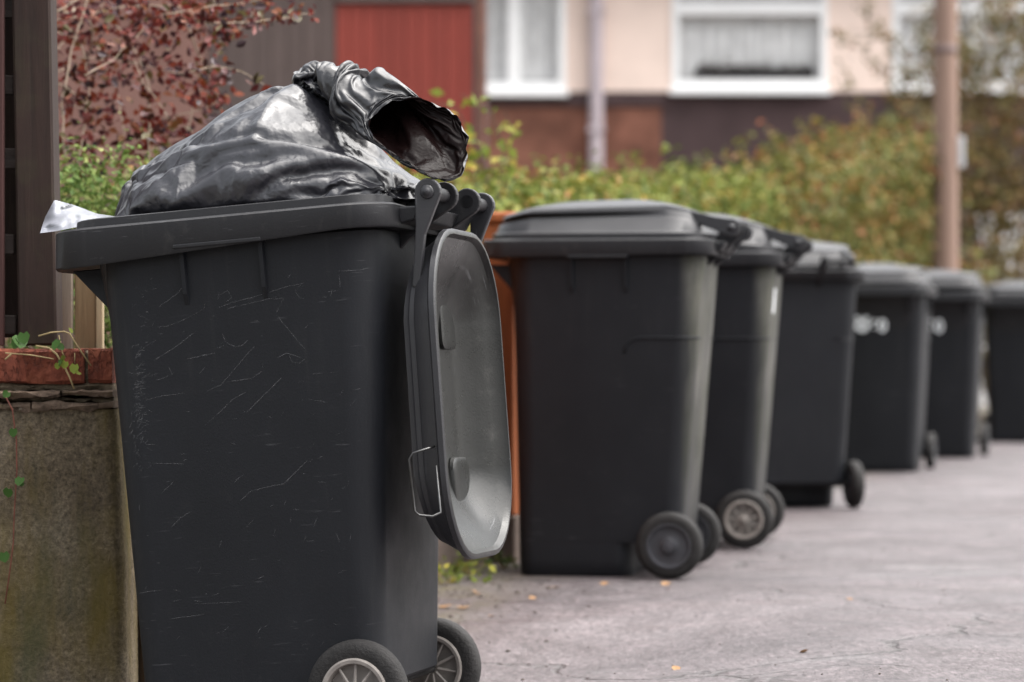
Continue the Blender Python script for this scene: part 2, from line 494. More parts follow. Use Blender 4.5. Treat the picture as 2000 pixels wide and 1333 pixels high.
M['rowan_leaf'] = leafy('rowan leaves', [(0, (0.050, 0.045, 0.018)), (.4, (0.105, 0.088, 0.030)), (.75, (0.155, 0.115, 0.038)), (.9, (0.18, 0.07, 0.035)), (1, (0.21, 0.17, 0.06))])
M['fresh_leaf'] = leafy('fresh yellow green leaves', [(0, (0.13, 0.18, 0.03)), (.6, (0.22, 0.27, 0.05)), (1, (0.36, 0.30, 0.05))])
M['ivy_leaf'] = leafy('bindweed leaves', [(0, (0.020, 0.055, 0.012)), (.6, (0.05, 0.11, 0.025)), (1, (0.12, 0.19, 0.05))])
M['dry_leaf'] = leafy('fallen leaves', [(0, (0.16, 0.075, 0.04)), (.5, (0.24, 0.135, 0.07)), (1, (0.32, 0.24, 0.14))], .7, .1)

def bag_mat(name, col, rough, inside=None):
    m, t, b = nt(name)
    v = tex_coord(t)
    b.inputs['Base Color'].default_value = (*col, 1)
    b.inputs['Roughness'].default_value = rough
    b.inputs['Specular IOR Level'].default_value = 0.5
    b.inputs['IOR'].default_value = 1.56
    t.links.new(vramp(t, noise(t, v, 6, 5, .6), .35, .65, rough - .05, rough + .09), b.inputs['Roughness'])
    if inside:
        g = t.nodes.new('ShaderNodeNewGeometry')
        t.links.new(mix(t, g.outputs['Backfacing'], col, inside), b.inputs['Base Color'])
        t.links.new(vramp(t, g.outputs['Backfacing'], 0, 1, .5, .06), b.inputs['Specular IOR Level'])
    # crinkles: faceted cells, broken by patches of flat film
    dv = t.nodes.new('ShaderNodeVectorMath'); dv.operation = 'MULTIPLY_ADD'
    nn = t.nodes.new('ShaderNodeTexNoise'); nn.inputs['Scale'].default_value = 9; nn.inputs['Detail'].default_value = 4
    t.links.new(v, nn.inputs['Vector'])
    t.links.new(nn.outputs['Color'], dv.inputs[0]); dv.inputs[1].default_value = (.10, .10, .10); t.links.new(v, dv.inputs[2])
    hs = None
    for sc, w in ((13, .55), (38, .34), (95, .16)):
        vo = t.nodes.new('ShaderNodeTexVoronoi'); vo.feature = 'F1'; vo.inputs['Scale'].default_value = sc
        t.links.new(dv.outputs[0], vo.inputs['Vector'])
        h = math_n(t, 'MULTIPLY', vo.outputs['Distance'], w)
        hs = h if hs is None else math_n(t, 'ADD', hs, h)
    patch = vramp(t, noise(t, v, 7, 4, .6), .40, .66, .12, 1.0)
    hs = math_n(t, 'MULTIPLY', hs, patch)
    bump(t, b, hs, 0.011, 0.55)
    return m
M['bag'] = bag_mat('black bag film', (0.020, 0.020, 0.025), 0.315)
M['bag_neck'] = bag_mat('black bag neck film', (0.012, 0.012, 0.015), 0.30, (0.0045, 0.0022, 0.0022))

m, t, b = nt('clear plastic sheet')
v = tex_coord(t)
b.inputs['Base Color'].default_value = (0.26, 0.27, 0.31, 1); b.inputs['Roughness'].default_value = .30
b.inputs['Alpha'].default_value = .82
b.inputs['Transmission Weight'].default_value = .15
bump(t, b, noise(t, tex_coord(t, (1, 1, 2.2), (0, R(35), 0)), 16, 3, .5), .006, .30)
M['sheet'] = m

# scratch marks: pale scuffed plastic, broken along their length
m, t, b = nt('pale scuff')
v = tex_coord(t)
b.inputs['Base Color'].default_value = (0.11, 0.11, 0.115, 1); b.inputs['Roughness'].default_value = .7
tr = t.nodes.new('ShaderNodeBsdfTransparent'); ms = t.nodes.new('ShaderNodeMixShader')
t.links.new(vramp(t, noise(t, v, 90, 6, .75), .36, .66, .03, .60), ms.inputs[0])
t.links.new(tr.outputs[0], ms.inputs[1]); t.links.new(b.outputs[0], ms.inputs[2])
t.links.new(ms.outputs[0], t.nodes['Material Output'].inputs['Surface'])
M['scuff'] = m

# ------------------------------------------------------------------ ground
def smooth(a, b_, x):
    k = min(1, max(0, (x - a) / (b_ - a)))
    return k * k * (3 - 2 * k)
def ground_z(x, y):
    dip = min(0.0, max(-0.145, -0.105 + 0.087 * (x + .414)))
    return dip * (1 - smooth(6.4, 8.4, y)) + 0.004 * math.sin(x * 2.3 + y * .7) * math.sin(y * 1.1)

def axis_pts(segs):
    out = []
    for a, b_, n in segs:
        out += list(np.linspace(a, b_, n, endpoint=False))
    return out + [segs[-1][1]]
gx = axis_pts([(-260, -20, 12), (-20, -3, 10), (-3, 5, 64), (5, 20, 20), (20, 260, 12)])
gy = axis_pts([(-60, 3, 10), (3, 12, 72), (12, 30, 36), (30, 420, 16)])
gv = [(x, y, ground_z(x, y)) for y in gy for x in gx]
nx = len(gx)
gf = [(j * nx + i, j * nx + i + 1, (j + 1) * nx + i + 1, (j + 1) * nx + i) for j in range(len(gy) - 1) for i in range(nx - 1)]
tag(mesh_obj('road', gv, gf, M['asphalt'], None, True), kind='structure')

# the line of the garden boundary
BX, BY = -0.80, 6.20
BD = Vector((0.261, 0.9653, 0)).normalized()
BN = Vector((BD.y, -BD.x, 0))           # towards the road
def bl(s, off, z=0.0):
    p = Vector((BX, BY, z)) + BD * s + BN * off
    return p
# garden soil behind the boundary
sv, sf = [], []
ss = np.linspace(0.15, 22, 30)
for s_ in ss:
    for off in (-0.10, -4, -40):
        p = bl(s_, off); sv.append((p.x, p.y, 0.012 + (0.03 if off < -1 else 0)))
for i in range(len(ss) - 1):
    for k in range(2):
        sf.append((i * 3 + k, i * 3 + k + 1, (i + 1) * 3 + k + 1, (i + 1) * 3 + k))
tag(mesh_obj('garden_soil', sv, sf, M['soil'], None, True), kind='structure')

# ------------------------------------------------------------------ the house far behind
HZ = 34.0
def hx(px): return (px - 1000) / F_PX * HZ
def hz(py): return CAM_H - (py - 670) / F_PX * HZ
house = empty('house', (hx(1400), HZ, 0), (0, 0, 0),
              'pink rendered house with white framed windows and dark brown base behind the hedge', 'house')
def hbox(name, px0, px1, z0, z1, y0, y1, mat_, parent=house, bev=0):
    o = MB().box(hx(px0) - house.location.x, hx(px1) - house.location.x, y0, y1, z0, z1, bev).build(name, mat_, None)
    o.parent = parent
    return o
TOP = 5.4
zs = hz(180)                              # sill line
w_l = (790, 1105); w_m = (1312, 1616); w_r = (1742, 2060)
wz1 = hz(-140)
walls = MB()
def wb(px0, px1, z0, z1): walls.box(hx(px0) - house.location.x, hx(px1) - house.location.x, 0, .25, z0, z1)
wb(500, w_l[0], zs, wz1); wb(w_l[1], w_m[0], zs, wz1); wb(w_m[1], w_r[0], zs, wz1); wb(w_r[1], 2600, zs, wz1)
wb(500, 2600, wz1, TOP)
walls.build('wall', M['pink_render'], house)
hbox('base_cladding', 1292, 2600, -.2, zs - .004, .02, .25, M['plinth'])
hbox('base_brickwork', 500, 1292, -.2, zs - .004, .01, .25, M['rust_brick'])
hbox('cladding_band', 500, 1300, zs - .17, zs + .0, -.02, .01, M['plinth'])
hbox('wall_behind', 480, 2620, -.2, TOP, 1.6, 1.7, M['dark_room'])
rf = MB()
x0, x1 = hx(440) - house.location.x, hx(2660) - house.location.x
rf.add([(x0, -.5, TOP), (x1, -.5, TOP), (x1, 3.5, TOP + 2.6), (x0, 3.5, TOP + 2.6), (x0, -.5, TOP + .14), (x1, -.5, TOP + .14), (x1, 3.5, TOP + 2.75), (x0, 3.5, TOP + 2.75)],
       [(0, 1, 2, 3), (4, 7, 6, 5), (0, 4, 5, 1), (1, 5, 6, 2), (2, 6, 7, 3), (3, 7, 4, 0)])
rf.build('roof', M['roof'], house)
hxo = house.location.x
def window(px0, px1, py_bot, mull, trans):
    z0, z1 = hz(py_bot), wz1
    fr = MB()
    X0, X1 = hx(px0) - hxo, hx(px1) - hxo
    fw = .085
    fr.box(X0, X0 + fw, -.03, .07, z0, z1); fr.box(X1 - fw, X1, -.03, .07, z0, z1)
    fr.box(X0 + fw, X1 - fw, -.03, .07, z0, z0 + .11); fr.box(X0 + fw, X1 - fw, -.03, .07, z1 - .1, z1)
    for mpx, mw in mull:
        xm = hx(mpx) - hxo
        fr.box(xm - mw / 2, xm + mw / 2, -.028, .068, z0 + .11, z1 - .1)
    if trans:
        zt0, zt1 = hz(trans[0]), hz(trans[1])
        fr.box(X0 + fw, X1 - fw, -.026, .066, zt0, zt1)
    f = fr.build('window', M['upvc'], house)
    bevel(f, .008, 2)
    MB().box(X0 - .03, X1 + .03, -.11, .02, z0 - .075, z0 - .003, .01).build('sill', M['upvc'], f)
    MB().box(X0 + fw, X1 - fw, .018, .024, z0 + .11, z1 - .1).build('pane', M['glass'], f)
    # net curtain with soft pleats
    cv, cf = [], []
    n = 90
    for i in range(n + 1):
        x = X0 + fw + (X1 - X0 - 2 * fw) * i / n
        y = .125 + .018 * math.sin(i * .9 + 2 * math.sin(i * .13)) + .008 * math.sin(i * 2.3)
        cv += [(x, y, z0 + .14), (x, y, z1 - .05)]
    for i in range(n): cf.append((2 * i, 2 * i + 2, 2 * i + 3, 2 * i + 1))
    mesh_obj('net_curtain', cv, cf, M['net'], f, True)
    return f
wl = window(w_l[0], w_l[1], 178, [(1004, .15)], None)
wm = window(w_m[0], w_m[1], 174, [], (30, 6))
wr = window(w_r[0], w_r[1], 172, [(1905, .10)], (30, 6))
# drainpipe, part of the house
dp = MB(); dp.lathe([(.085, 0), (.085, TOP)], 14, 'Z', (hx(1164) - hxo, -.13, 0))
dpo = dp.build('drainpipe', M['pipe'], house, True)
for zz in (1.5, 3.2, 4.6):
    MB().box(hx(1164) - hxo - .10, hx(1164) - hxo + .10, -.225, .0, zz, zz + .06).build('pipe_bracket', M['pipe'], dpo)

# planter and plants standing on the inside sill of the middle window
def leaf_mesh(name, pos, nrm, size, material, parent=None, aspect=.55, smooth_=False):
    """many small folded leaves as one mesh; pos n x 3, nrm n x 3 (rough facing), size n"""
    n = len(pos)
    nrm = nrm / np.maximum(np.linalg.norm(nrm, axis=1, keepdims=True), 1e-6)
    t_ = rng.normal(size=(n, 3)); t_ -= nrm * np.sum(t_ * nrm, 1, keepdims=True)
    t_ /= np.maximum(np.linalg.norm(t_, axis=1, keepdims=True), 1e-6)
    b_ = np.cross(nrm, t_)
    s = size[:, None]
    fold = nrm * s * .16
    P = np.stack([pos - t_ * s * .5, pos + b_ * s * aspect * .5 + fold - t_ * s * .05, pos + t_ * s * .5, pos - b_ * s * aspect * .5 + fold - t_ * s * .05], 1).reshape(-1, 3)
    me = bpy.data.meshes.new(name)
    me.vertices.add(4 * n)
    me.vertices.foreach_set('co', P.astype(np.float32).ravel())
    me.loops.add(4 * n)
    me.loops.foreach_set('vertex_index', np.arange(4 * n, dtype=np.int32))
    me.polygons.add(n)
    me.polygons.foreach_set('loop_start', np.arange(0, 4 * n, 4, dtype=np.int32))
    me.update(calc_edges=True)
    me.materials.append(material)
    o = bpy.data.objects.new(name, me); COL.objects.link(o)
    if parent: o.parent = parent
    return o

sp = empty('sill_plants', (hx(1480), HZ + .062, hz(149)), (0, 0, 0), 'dark row of potted plants on the sill inside the middle house window', 'plants')
pv = MB(); pv.box(-.75, .68, -.03, .03, 0, .08, .01)
pv.build('trough', M['dark_room'], sp)
n = 700
P = np.stack([rng.uniform(-.72, .66, n), rng.uniform(-.022, .022, n), .05 + np.abs(rng.normal(0, .05, n))], 1)
leaf_mesh('foliage', P, rng.normal(size=(n, 3)), rng.uniform(.03, .06, n), M['bark'], sp)

# ------------------------------------------------------------------ outbuilding with red boards
OZ = 24.0
def ox(px): return (px - 1000) / F_PX * OZ
def oz(py): return CAM_H - (py - 670) / F_PX * OZ
ob = empty('outbuilding', (ox(700), OZ, 0), (0, 0, 0), 'outbuilding clad in red and dark brown boards with a salmon side behind the rubbish bag', 'outbuilding')
obx = ob.location.x
OT = oz(2)
MB().box(ox(-300) - obx, ox(405) - obx, .0, 3.0, -.1, OT + .5).build('wall', M['salmon'], ob)
MB().box(ox(406) - obx, ox(945) - obx, .06, 3.0, -.1, OT + .5).build('frame_wall', M['plinth'], ob)
def boards(px0, px1, n, mat_, name, zt):
    xs = np.linspace(ox(px0) - obx, ox(px1) - obx, n + 1)
    for i in range(n):
        MB().box(xs[i] + .002, xs[i + 1] - .002, -.0012 * (i % 2) - .012, .055, 0, zt, .003).build(name, mat_, ob)
boards(407, 655, 8, M['dark_board'], 'dark_board', OT + .4)
boards(656, 926, 10, M['red_board'], 'red_board', oz(8))
MB().box(ox(656) - obx, ox(926) - obx, -.05, .055, oz(7), OT + .42, .01).build('head_trim', M['fascia'], ob)
MB().box(ox(926) - obx, ox(933) - obx, -.03, .055, 0, OT + .42).build('corner_trim', M['fascia'], ob)
qv = 0
z = 0.0
k = 0
xa, xb = ox(933) - obx + .002, ox(947) - obx
while z < OT + .4:
    MB().box(xa, xb - (.004 if k % 2 else 0), -.02 - random.uniform(0, .006), .05, z, z + .065, .004).build('brick', M['rust_brick'], ob)
    z += .075; k += 1
MB().box(ox(-320) - obx, ox(955) - obx, -.12, 3.1, OT + .505, OT + .65).build('roof', M['fascia'], ob)

# white garden wall glimpsed behind the shrubs
gw = empty('garden_wall', (5.4, 31.0, 0), (0, 0, 0), 'white painted garden wall glimpsed through the brown shrub behind the pole', 'wall')
MB().box(-.3, 3.2, 0, .2, 0, 2.02).build('wall', M['white_wall'], gw)
MB().box(-.34, 3.24, -.04, .24, 2.02, 2.08, .01).build('coping', M['white_wall'], gw)

# ------------------------------------------------------------------ pole
pp = at(1847, 670, 22.0)
pole = empty('utility_pole', (pp.x, pp.y, 0), (0, 0, R(8)), 'tall pinkish brown pole standing between the hedge and the far bins', 'pole')
MB().lathe([(.105, -.1), (.102, .6), (.094, 2.2), (.090, 3.4), (.085, 5.2), (0.0, 5.2)], 20, 'Z').build('shaft', M['pole'], pole, True)
zb = CAM_H - (98 - 670) / F_PX * 22
MB().lathe([(.089, -.03), (.096, -.026), (.096, .026), (.089, .03)], 20, 'Z', (0, 0, zb)).build('band', M['band'], pole, True)
zp = CAM_H - (298 - 670) / F_PX * 22
MB().box(.085, .135, -.06, .03, zp - .12, zp + .12, .006).build('plate', M['plate'], pole)

# ------------------------------------------------------------------ hedges, shrubs and trees
def clump_points(n_clump, per, sampler, spread):
    C = np.array([sampler() for _ in range(n_clump)])
    P = np.repeat(C, per, 0) + rng.normal(0, 1, (n_clump * per, 3)) * spread
    nr = P - np.repeat(C, per, 0)
    nr[:, 2] += spread * .8
    return P, nr

def hedge_top(s):
    # along the boundary: low clipped part near, rising and looser farther on
    return np.interp(s, [-1.5, 2.5, 4, 6, 8, 9.5, 12.0, 15, 20], [1.05, 1.10, 1.17, 1.31, 1.42, 1.50, 1.78, 2.15, 2.4])

def hedge_piece(name, s0, s1, n_clump, per, lsize, mat_, label, group=None, depth=(-.30, -1.25), shoots=40, ragged=.08):
    e = empty(name, bl((s0 + s1) / 2, -.7), (0, 0, 0), label, 'hedge', group)
    L = e.location
    def samp():
        s = random.uniform(s0, s1)
        h = hedge_top(s) + mnoise.noise(Vector((s * 1.7, 3.1, 0))) * .13 + mnoise.noise(Vector((s * 5.0, 7.1, 0))) * .06
        u = random.random()
        off = depth[0] + (depth[1] - depth[0]) * (random.random() ** 1.6)
        z = h - abs(random.gauss(0, ragged)) if u < .45 else random.uniform(.1, h - .04)
        if u >= .45: off = depth[0] - abs(random.gauss(0, .10))
        p = bl(s, off)
        return (p.x - L.x, p.y - L.y, z)
    P, nr = clump_points(n_clump, per, samp, .055)
    leaf_mesh('foliage', P, nr, rng.uniform(.7, 1.3, len(P)) * lsize, mat_, e)
    # shoots standing out of the top
    st = MB(); SP = []
    for _ in range(shoots):
        s = random.uniform(s0, s1); off = random.uniform(depth[0] + .02, depth[1])
        p = bl(s, off); h0 = float(hedge_top(s)) - .1
        hh = abs(random.gauss(.05, .10)) + .04
        q = [Vector((p.x - L.x, p.y - L.y, h0))]
        dx, dy = random.gauss(0, .25), random.gauss(0, .25)
        for k in range(1, 5):
            f_ = k / 4
            q.append(q[0] + Vector((dx * hh * f_ * f_, dy * hh * f_ * f_, (hh + .1) * f_)))
        st.tube(q, [.004, .0035, .003, .0025, .0015], 5)
        for k in range(14):
            f_ = random.uniform(.25, 1)
            i = min(3, int(f_ * 4)); c = q[i].lerp(q[i + 1], f_ * 4 - i)
            SP.append((c.x + random.gauss(0, .018), c.y + random.gauss(0, .018), c.z + random.gauss(0, .01)))
    SP = np.array(SP)
    leaf_mesh('shoot_leaves', SP, rng.normal(size=SP.shape) + np.array([0, 0, .6]), rng.uniform(.8, 1.3, len(SP)) * lsize, mat_, e)
    # main stems inside
    for _ in range(int((s1 - s0) * 7)):
        s = random.uniform(s0, s1); p = bl(s, random.uniform(-.5, -.95))
        x, y = p.x - L.x, p.y - L.y
        st.tube([(x, y, 0), (x + random.gauss(0, .05), y + random.gauss(0, .05), .5), (x + random.gauss(0, .15), y + random.gauss(0, .1), float(hedge_top(s)) - .15)], [.014, .010, .005], 6)
    st.build('stems', M['bark'], e)
    return e

hedge_piece('clipped_hedge', 1.6, 9.6, 3000, 20, .040, M['hedge_leaf'], 'low yellow green clipped hedge directly behind the bin with the closed arched lid', shoots=70, depth=(-.28, -.95))
hedge_piece('loose_hedge', 9.4, 17.5, 1700, 19, .056, M['autumn_leaf'], 'taller loose hedge with orange tinted leaves running up to the pole', ragged=.30, shoots=170, depth=(-.25, -.9))

def shrub(name, loc, rad, n_clump, per, lsize, mat_, label, cat, stems=9, spread=.12, low=.25, shell=.55, group=None, stem_r=.02, stem_mat=None):
    e = empty(name, loc, (0, 0, 0), label, cat, group)
    rx, ry, rz = rad
    tips = []
    def samp():
        while True:
            d = np.array([random.gauss(0, 1), random.gauss(0, 1), random.gauss(0, 1)]); d /= np.linalg.norm(d)
            r = shell + (1 - shell) * random.random()
            k = 1 + .32 * mnoise.noise(Vector((d[0] * 1.7 + loc[0], d[1] * 1.7, d[2] * 1.7 + loc[1])))
            p = d * r * k * np.array([rx, ry, rz]); p[2] += rz + low
            if p[2] > low * .6:
                tips.append(p); return p
    P, nr = clump_points(n_clump, per, samp, spread)
    leaf_mesh('crown', P, nr, rng.uniform(.65, 1.35, len(P)) * lsize, mat_, e)
    st = MB()
    for _ in range(stems):
        a = random.uniform(0, 2 * math.pi); T = Vector(random.choice(tips)); B = Vector((math.cos(a) * .1 * rx, math.sin(a) * .1 * ry, -.05))
        mid = B.lerp(T, .5) + Vector((0, 0, .2 * rz))
        st.tube([B, B.lerp(mid, .5), mid, T], [stem_r, stem_r * .8, stem_r * .55, stem_r * .2], 7)
    for _ in range(stems * 12):
        T = Vector(random.choice(tips)); Q = T + Vector((random.gauss(0, 1), random.gauss(0, 1), random.gauss(-.6, .6))) * .22 * rx
        st.tube([Q, (Q + T) / 2 + Vector((0, 0, .03)), T], [stem_r * .25, stem_r * .2, stem_r * .1], 5)
    st.build('trunk', stem_mat or M['bark'], e)
    return e

# tall brown shrubs and a small tree around the pole
p = at(1905, 670, 26.0)
shrub('rowan_tree', (p.x + .15, p.y, 0), (1.10, 1.0, 1.60), 320, 16, .085, M['rowan_leaf'], 'small brown green tree rising behind the pole above the hedges', 'tree', 7, .13, 1.0, .35, stem_r=.045)
p = at(1760, 670, 23.6)
shrub('brown_shrub', (p.x, p.y, 0), (.72, .8, 1.05), 170, 16, .07, M['autumn_leaf'], 'loose shrub with rusty leaf tips just beside the hedge end and pole', 'shrub', 8, .12, .15, .35)
p = at(1985, 670, 24.5)
shrub('dark_shrub', (p.x + .1, p.y, 0), (.70, .7, .78), 150, 18, .07, M['rowan_leaf'], 'dark brown shrub behind the last bin of the row', 'shrub', 6, .12, .1, .4)

# thin branch sprays reaching in front of the house
def spray(e, pts, Z, nleaf, lsize, mat_, rad=.008, sd=.05):
    W = [at(x, y, Z) - e.location for x, y in pts]
    MB().tube(W, list(np.linspace(rad, rad * .35, len(W))), 6).build('branch', M['bark'], e)
    L = []
    for _ in range(nleaf):
        i = random.randrange(len(W) - 1); c = W[i].lerp(W[i + 1], random.random())
        L.append((c.x + random.gauss(0, sd), c.y + random.gauss(0, sd), c.z + random.gauss(0, sd)))
    L = np.array(L)
    leaf_mesh('leaves', L, rng.normal(size=L.shape) + np.array([0, -.5, .6]), rng.uniform(.7, 1.3, len(L)) * lsize, mat_, e)
e = empty('branch_spray', at(1800, 670, 25.0) * 1.0, (0, 0, 0), 'thin leafy branches reaching out in front of the right end of the house', 'branches')
e.location.z = 0
for pts, nl in (([(1830, 330), (1760, 200), (1700, 110), (1625, 62)], 60), ([(1800, 260), (1760, 120), (1700, 40), (1690, -10)], 60), ([(1780, 420), (1720, 300), (1650, 190), (1640, 120)], 46),
                ([(1850, 300), (1900, 180), (1960, 100), (2010, 60)], 70), ([(1740, 420), (1700, 320), (1660, 260)], 50), ([(1760, 100), (1730, 60), (1660, 65)], 30)):
    spray(e, pts, 25.0, nl, .075, M['rowan_leaf'])

# pale green shoots behind the bag's open neck
e = empty('tall_shoots', bl(3.6, -.75), (0, 0, 0), 'thin shoots with fresh yellow green leaves rising behind the open neck of the bag', 'plant')
for pts, nl in (([(965, 420), (985, 300), (960, 220), (900, 185)], 20), ([(965, 420), (940, 300), (890, 210), (830, 200)], 18), ([(965, 420), (995, 330), (1000, 260), (985, 215)], 16), ([(930, 420), (925, 330), (905, 260)], 9)):
    spray(e, pts, 10.2, nl, .050, M['fresh_leaf'], .004, .022)

# small green bush and red barberry at the left
p = at(150, 670, 7.25)
shrub('box_bush', (p.x - .05, p.y, 0), (.37, .30, .54), 900, 22, .020, M['box_leaf'], 'small leaved bright green bush between the dark fence post and the bag', 'bush', 8, .035, .10, .72, stem_r=.010)

bb = empty('barberry_bush', at(270, 670, 7.7), (0, 0, 0), 'red leaved barberry bush with pale arching twigs behind the bag', 'bush')
bb.location.z = 0
O = bb.location
paths = [([(300, -60), (345, 0), (380, 90), (408, 150), (436, 222)], .0046), ([(110, 25), (150, 0), (182, 55), (172, 130), (168, 178)], .004),
         ([(102, 40), (170, 30), (250, 12), (345, 10), (400, 40)], .0032), ([(104, 62), (150, 75), (172, 112)], .003), ([(104, 155), (150, 185), (180, 215)], .0036),
         ([(104, 192), (140, 206), (178, 218)], .003), ([(150, 112), (250, 122), (330, 140), (400, 150)], .0026), ([(160, 150), (215, 120), (262, 80), (300, 30)], .0026),
         ([(290, 330), (290, 250), (292, 170), (270, 110), (215, 30)], .0042), ([(330, 235), (305, 195), (272, 150), (262, 112)], .0026), ([(150, 330), (165, 250), (175, 170), (160, 90)], .0034),
         ([(240, 330), (240, 240), (225, 160), (190, 90)], .003), ([(420, 0), (408, 40), (425, 75), (435, 85)], .0026), ([(104, 330), (140, 290), (180, 310), (210, 318)], .003),
         ([(104, 275), (150, 290), (195, 312)], .0028), ([(370, 140), (420, 130), (470, 140), (516, 165)], .0026), ([(400, 45), (480, 45), (560, 35), (614, 24)], .0026),
         ([(320, 30), (400, 15), (480, 5), (540, -10)], .003), ([(104, 110), (140, 60), (200, 10), (260, -20)], .003), ([(250, 300), (320, 230), (400, 215), (440, 190)], .0026),
         ([(104, 20), (140, 28), (150, 5)], .0055), ([(104, 140), (150, 132), (156, 130)], .003), ([(200, 330), (260, 300), (330, 290), (380, 270)], .003),
         ([(130, 330), (120, 200), (140, 100), (170, 0), (200, -60)], .004), ([(350, 330), (380, 200), (430, 100), (500, 20), (540, -30)], .003)]
leafP = []
for pts, rad in paths:
    Zs = 7.6 + random.uniform(-.25, .3)
    W = [at(x, y, Zs + .05 * i) - O for i, (x, y) in enumerate(pts)]
    Wf = []
    for i in range(len(W) - 1):
        for k in range(4):
            q = W[i].lerp(W[i + 1], k / 4)
            Wf.append(q + Vector((random.gauss(0, .0018), 0, random.gauss(0, .0018))))
    Wf.append(W[-1])
    MB().tube(Wf, list(np.linspace(rad * .72, rad * .4, len(Wf))), 6).build('twig', M['twig'], bb, True)
    ln = sum((W[i + 1] - W[i]).length for i in range(len(W) - 1))
    for _ in range(int(ln * 95)):
        c = random.choice(Wf)
        leafP.append((c.x + random.gauss(0, .016), c.y + random.gauss(0, .02), c.z + random.gauss(0, .014)))
# fuller masses of leaves where the bush is dense
dense = [(150, 60, 40), (200, 130, 40), (130, 200, 30), (180, 250, 45), (130, 280, 30), (320, 60, 60), (260, 60, 50), (400, 40, 45), (360, 160, 40), (300, 250, 45), (400, 200, 28), (340, 280, 35), (250, 20, 60), (440, 60, 25), (500, 30, 30), (570, 30, 20), (420, 160, 20), (360, 20, 50), (230, 180, 35), (150, 330, 40)]
for cx, cy, sp_ in dense:
    for _ in range(int(sp_ * 1.5)):
        c = at(cx + random.gauss(0, sp_ * .75), min(cy + random.gauss(0, sp_ * .6), 345), 7.7 + random.gauss(0, .14)) - O
        leafP.append((c.x, c.y, c.z))
random.shuffle(leafP)
# the leaves that show largest are pieces of their own, the rest one mass
lp = np.array(leafP)
shape = [(-.5, 0, 0), (-.22, .24, .06), (.15, .27, .07), (.5, 0, .02), (.15, -.27, .07), (-.22, -.24, .06), (0, 0, -.03)]
lme = []
for q in range(5):
    me = bpy.data.meshes.new('leaf')
    me.from_pydata([(x, y, z_) for x, y, z_ in shape], [], [(0, 6, 1), (1, 6, 2), (2, 6, 3), (3, 6, 4), (4, 6, 5), (5, 6, 0)])
    c_ = [(0.026, .009, .012), (.055, .013, .013), (.105, .020, .015), (.14, .040, .018), (.07, .055, .018)][q]
    me.materials.append(simple('barberry leaf tone', c_, .5, .35, .2, 3))
    lme.append(me)
order = np.argsort(lp[:, 1])
for i in order[:280]:
    o = bpy.data.objects.new('leaf', lme[random.choice((0, 1, 1, 2, 2, 3, 4))]); COL.objects.link(o); o.parent = bb
    o.location = lp[i]; o.rotation_euler = (random.uniform(-1.4, 1.4), random.uniform(-1, 1), random.uniform(0, 6.3))
    s = random.uniform(.024, .037); o.scale = (s, s, s)
rest = lp[order[280:]]
fo = leaf_mesh('foliage', rest, rng.normal(size=rest.shape) + np.array([0, -.6, .3]), rng.uniform(.018, .036, len(rest)), M['red_leaf'], bb, .6)
tag(fo, kind='stuff')

# ------------------------------------------------------------------ low wall and fence at the left
wz = 6.0
def wx(px): return (px - 1000) / F_PX * wz
def wzz(py): return CAM_H - (py - 670) / F_PX * wz
wall = empty('low_wall', (wx(-200), wz, -.14), (0, 0, 0), 'low mossy concrete wall with a brick top beside the open bin', 'wall')
def wl_(px): return wx(px) - wall.location.x
def wzl(py): return wzz(py) + .14
# rendered base with a softened, slightly battered corner
sec = []
for z_, px_r in ((0, 247), (.35, 243), (wzl(800), 226)):
    X1 = wl_(px_r); X0 = wl_(-420)
    pts = [(X0, .24), (X0, 0)]
    for a in np.linspace(0, 90, 7):
        pts.append((X1 - .028 + .028 * math.sin(R(a)), .028 - .028 * math.cos(R(a))))
    pts.append((X1, .24))
    sec.append([(x, y, z_) for x, y in pts])
def loft(secs, closed=True, cap0=True, cap1=True):
    n_ = len(secs[0]); v_, f_ = [], []
    for s_ in secs: v_ += s_
    for j in range(len(secs) - 1):
        for k_ in range(n_ if closed else n_ - 1):
            k2 = (k_ + 1) % n_
            f_.append((j * n_ + k_, j * n_ + k2, (j + 1) * n_ + k2, (j + 1) * n_ + k_))
    if cap0: f_.append(tuple(range(n_))[::-1])
    if cap1: f_.append(tuple((len(secs) - 1) * n_ + k_ for k_ in range(n_)))
    return v_, f_
v_, f_ = loft(sec)
mesh_obj('rendered_base', v_, f_, M['concrete'], wall, True, None, 40)
def rough_slab(name, px0, px1, py0, py1, yo, mat_, amp=.004, nseg=44):
    """a worn slab with uneven arrises"""
    X0, X1 = wl_(px0), wl_(px1); Z1, Z0 = wzl(py0), wzl(py1)
    secs = []
    for i in range(nseg + 1):
        x = X0 + (X1 - X0) * i / nseg
        j = lambda k: amp * (mnoise.noise(Vector((x * 23 + px0, k * 7.3, py0 * .1))) + .6 * mnoise.noise(Vector((x * 75 + px0, k * 3.3, py0 * .2))))
        e_ = .006
        secs.append([(x, yo + j(1), Z0 + e_ + j(2)), (x, yo + j(3), Z1 - e_ + j(4)), (x, yo + e_ + j(5), Z1 + j(6)), (x, .215, Z1 + j(7) * .3), (x, .215, Z0), (x, yo + e_ + j(8), Z0 + j(9))])
    v_, f_ = loft(secs)
    return fix_normals(mesh_obj(name, v_, f_, mat_, wall, True, None, 35))
rough_slab('brick', -48, 164, 682, 750, .004, M['brick'], .003)
rough_slab('brick', 171, 218, 681, 748, .008, M['brick'], .003, 8)
rough_slab('brick', -290, -56, 683, 750, .006, M['brick'], .003)
rough_slab('mortar_bed', -290, 216, 749, 764, .018, M['mortar'], .006)
rough_slab('mortar_joint', 163.6, 171.4, 686, 748, .020, M['mortar'], .003, 3)
rough_slab('coping_tile', -290, 118, 764, 778, -.014, M['coping'], .006)
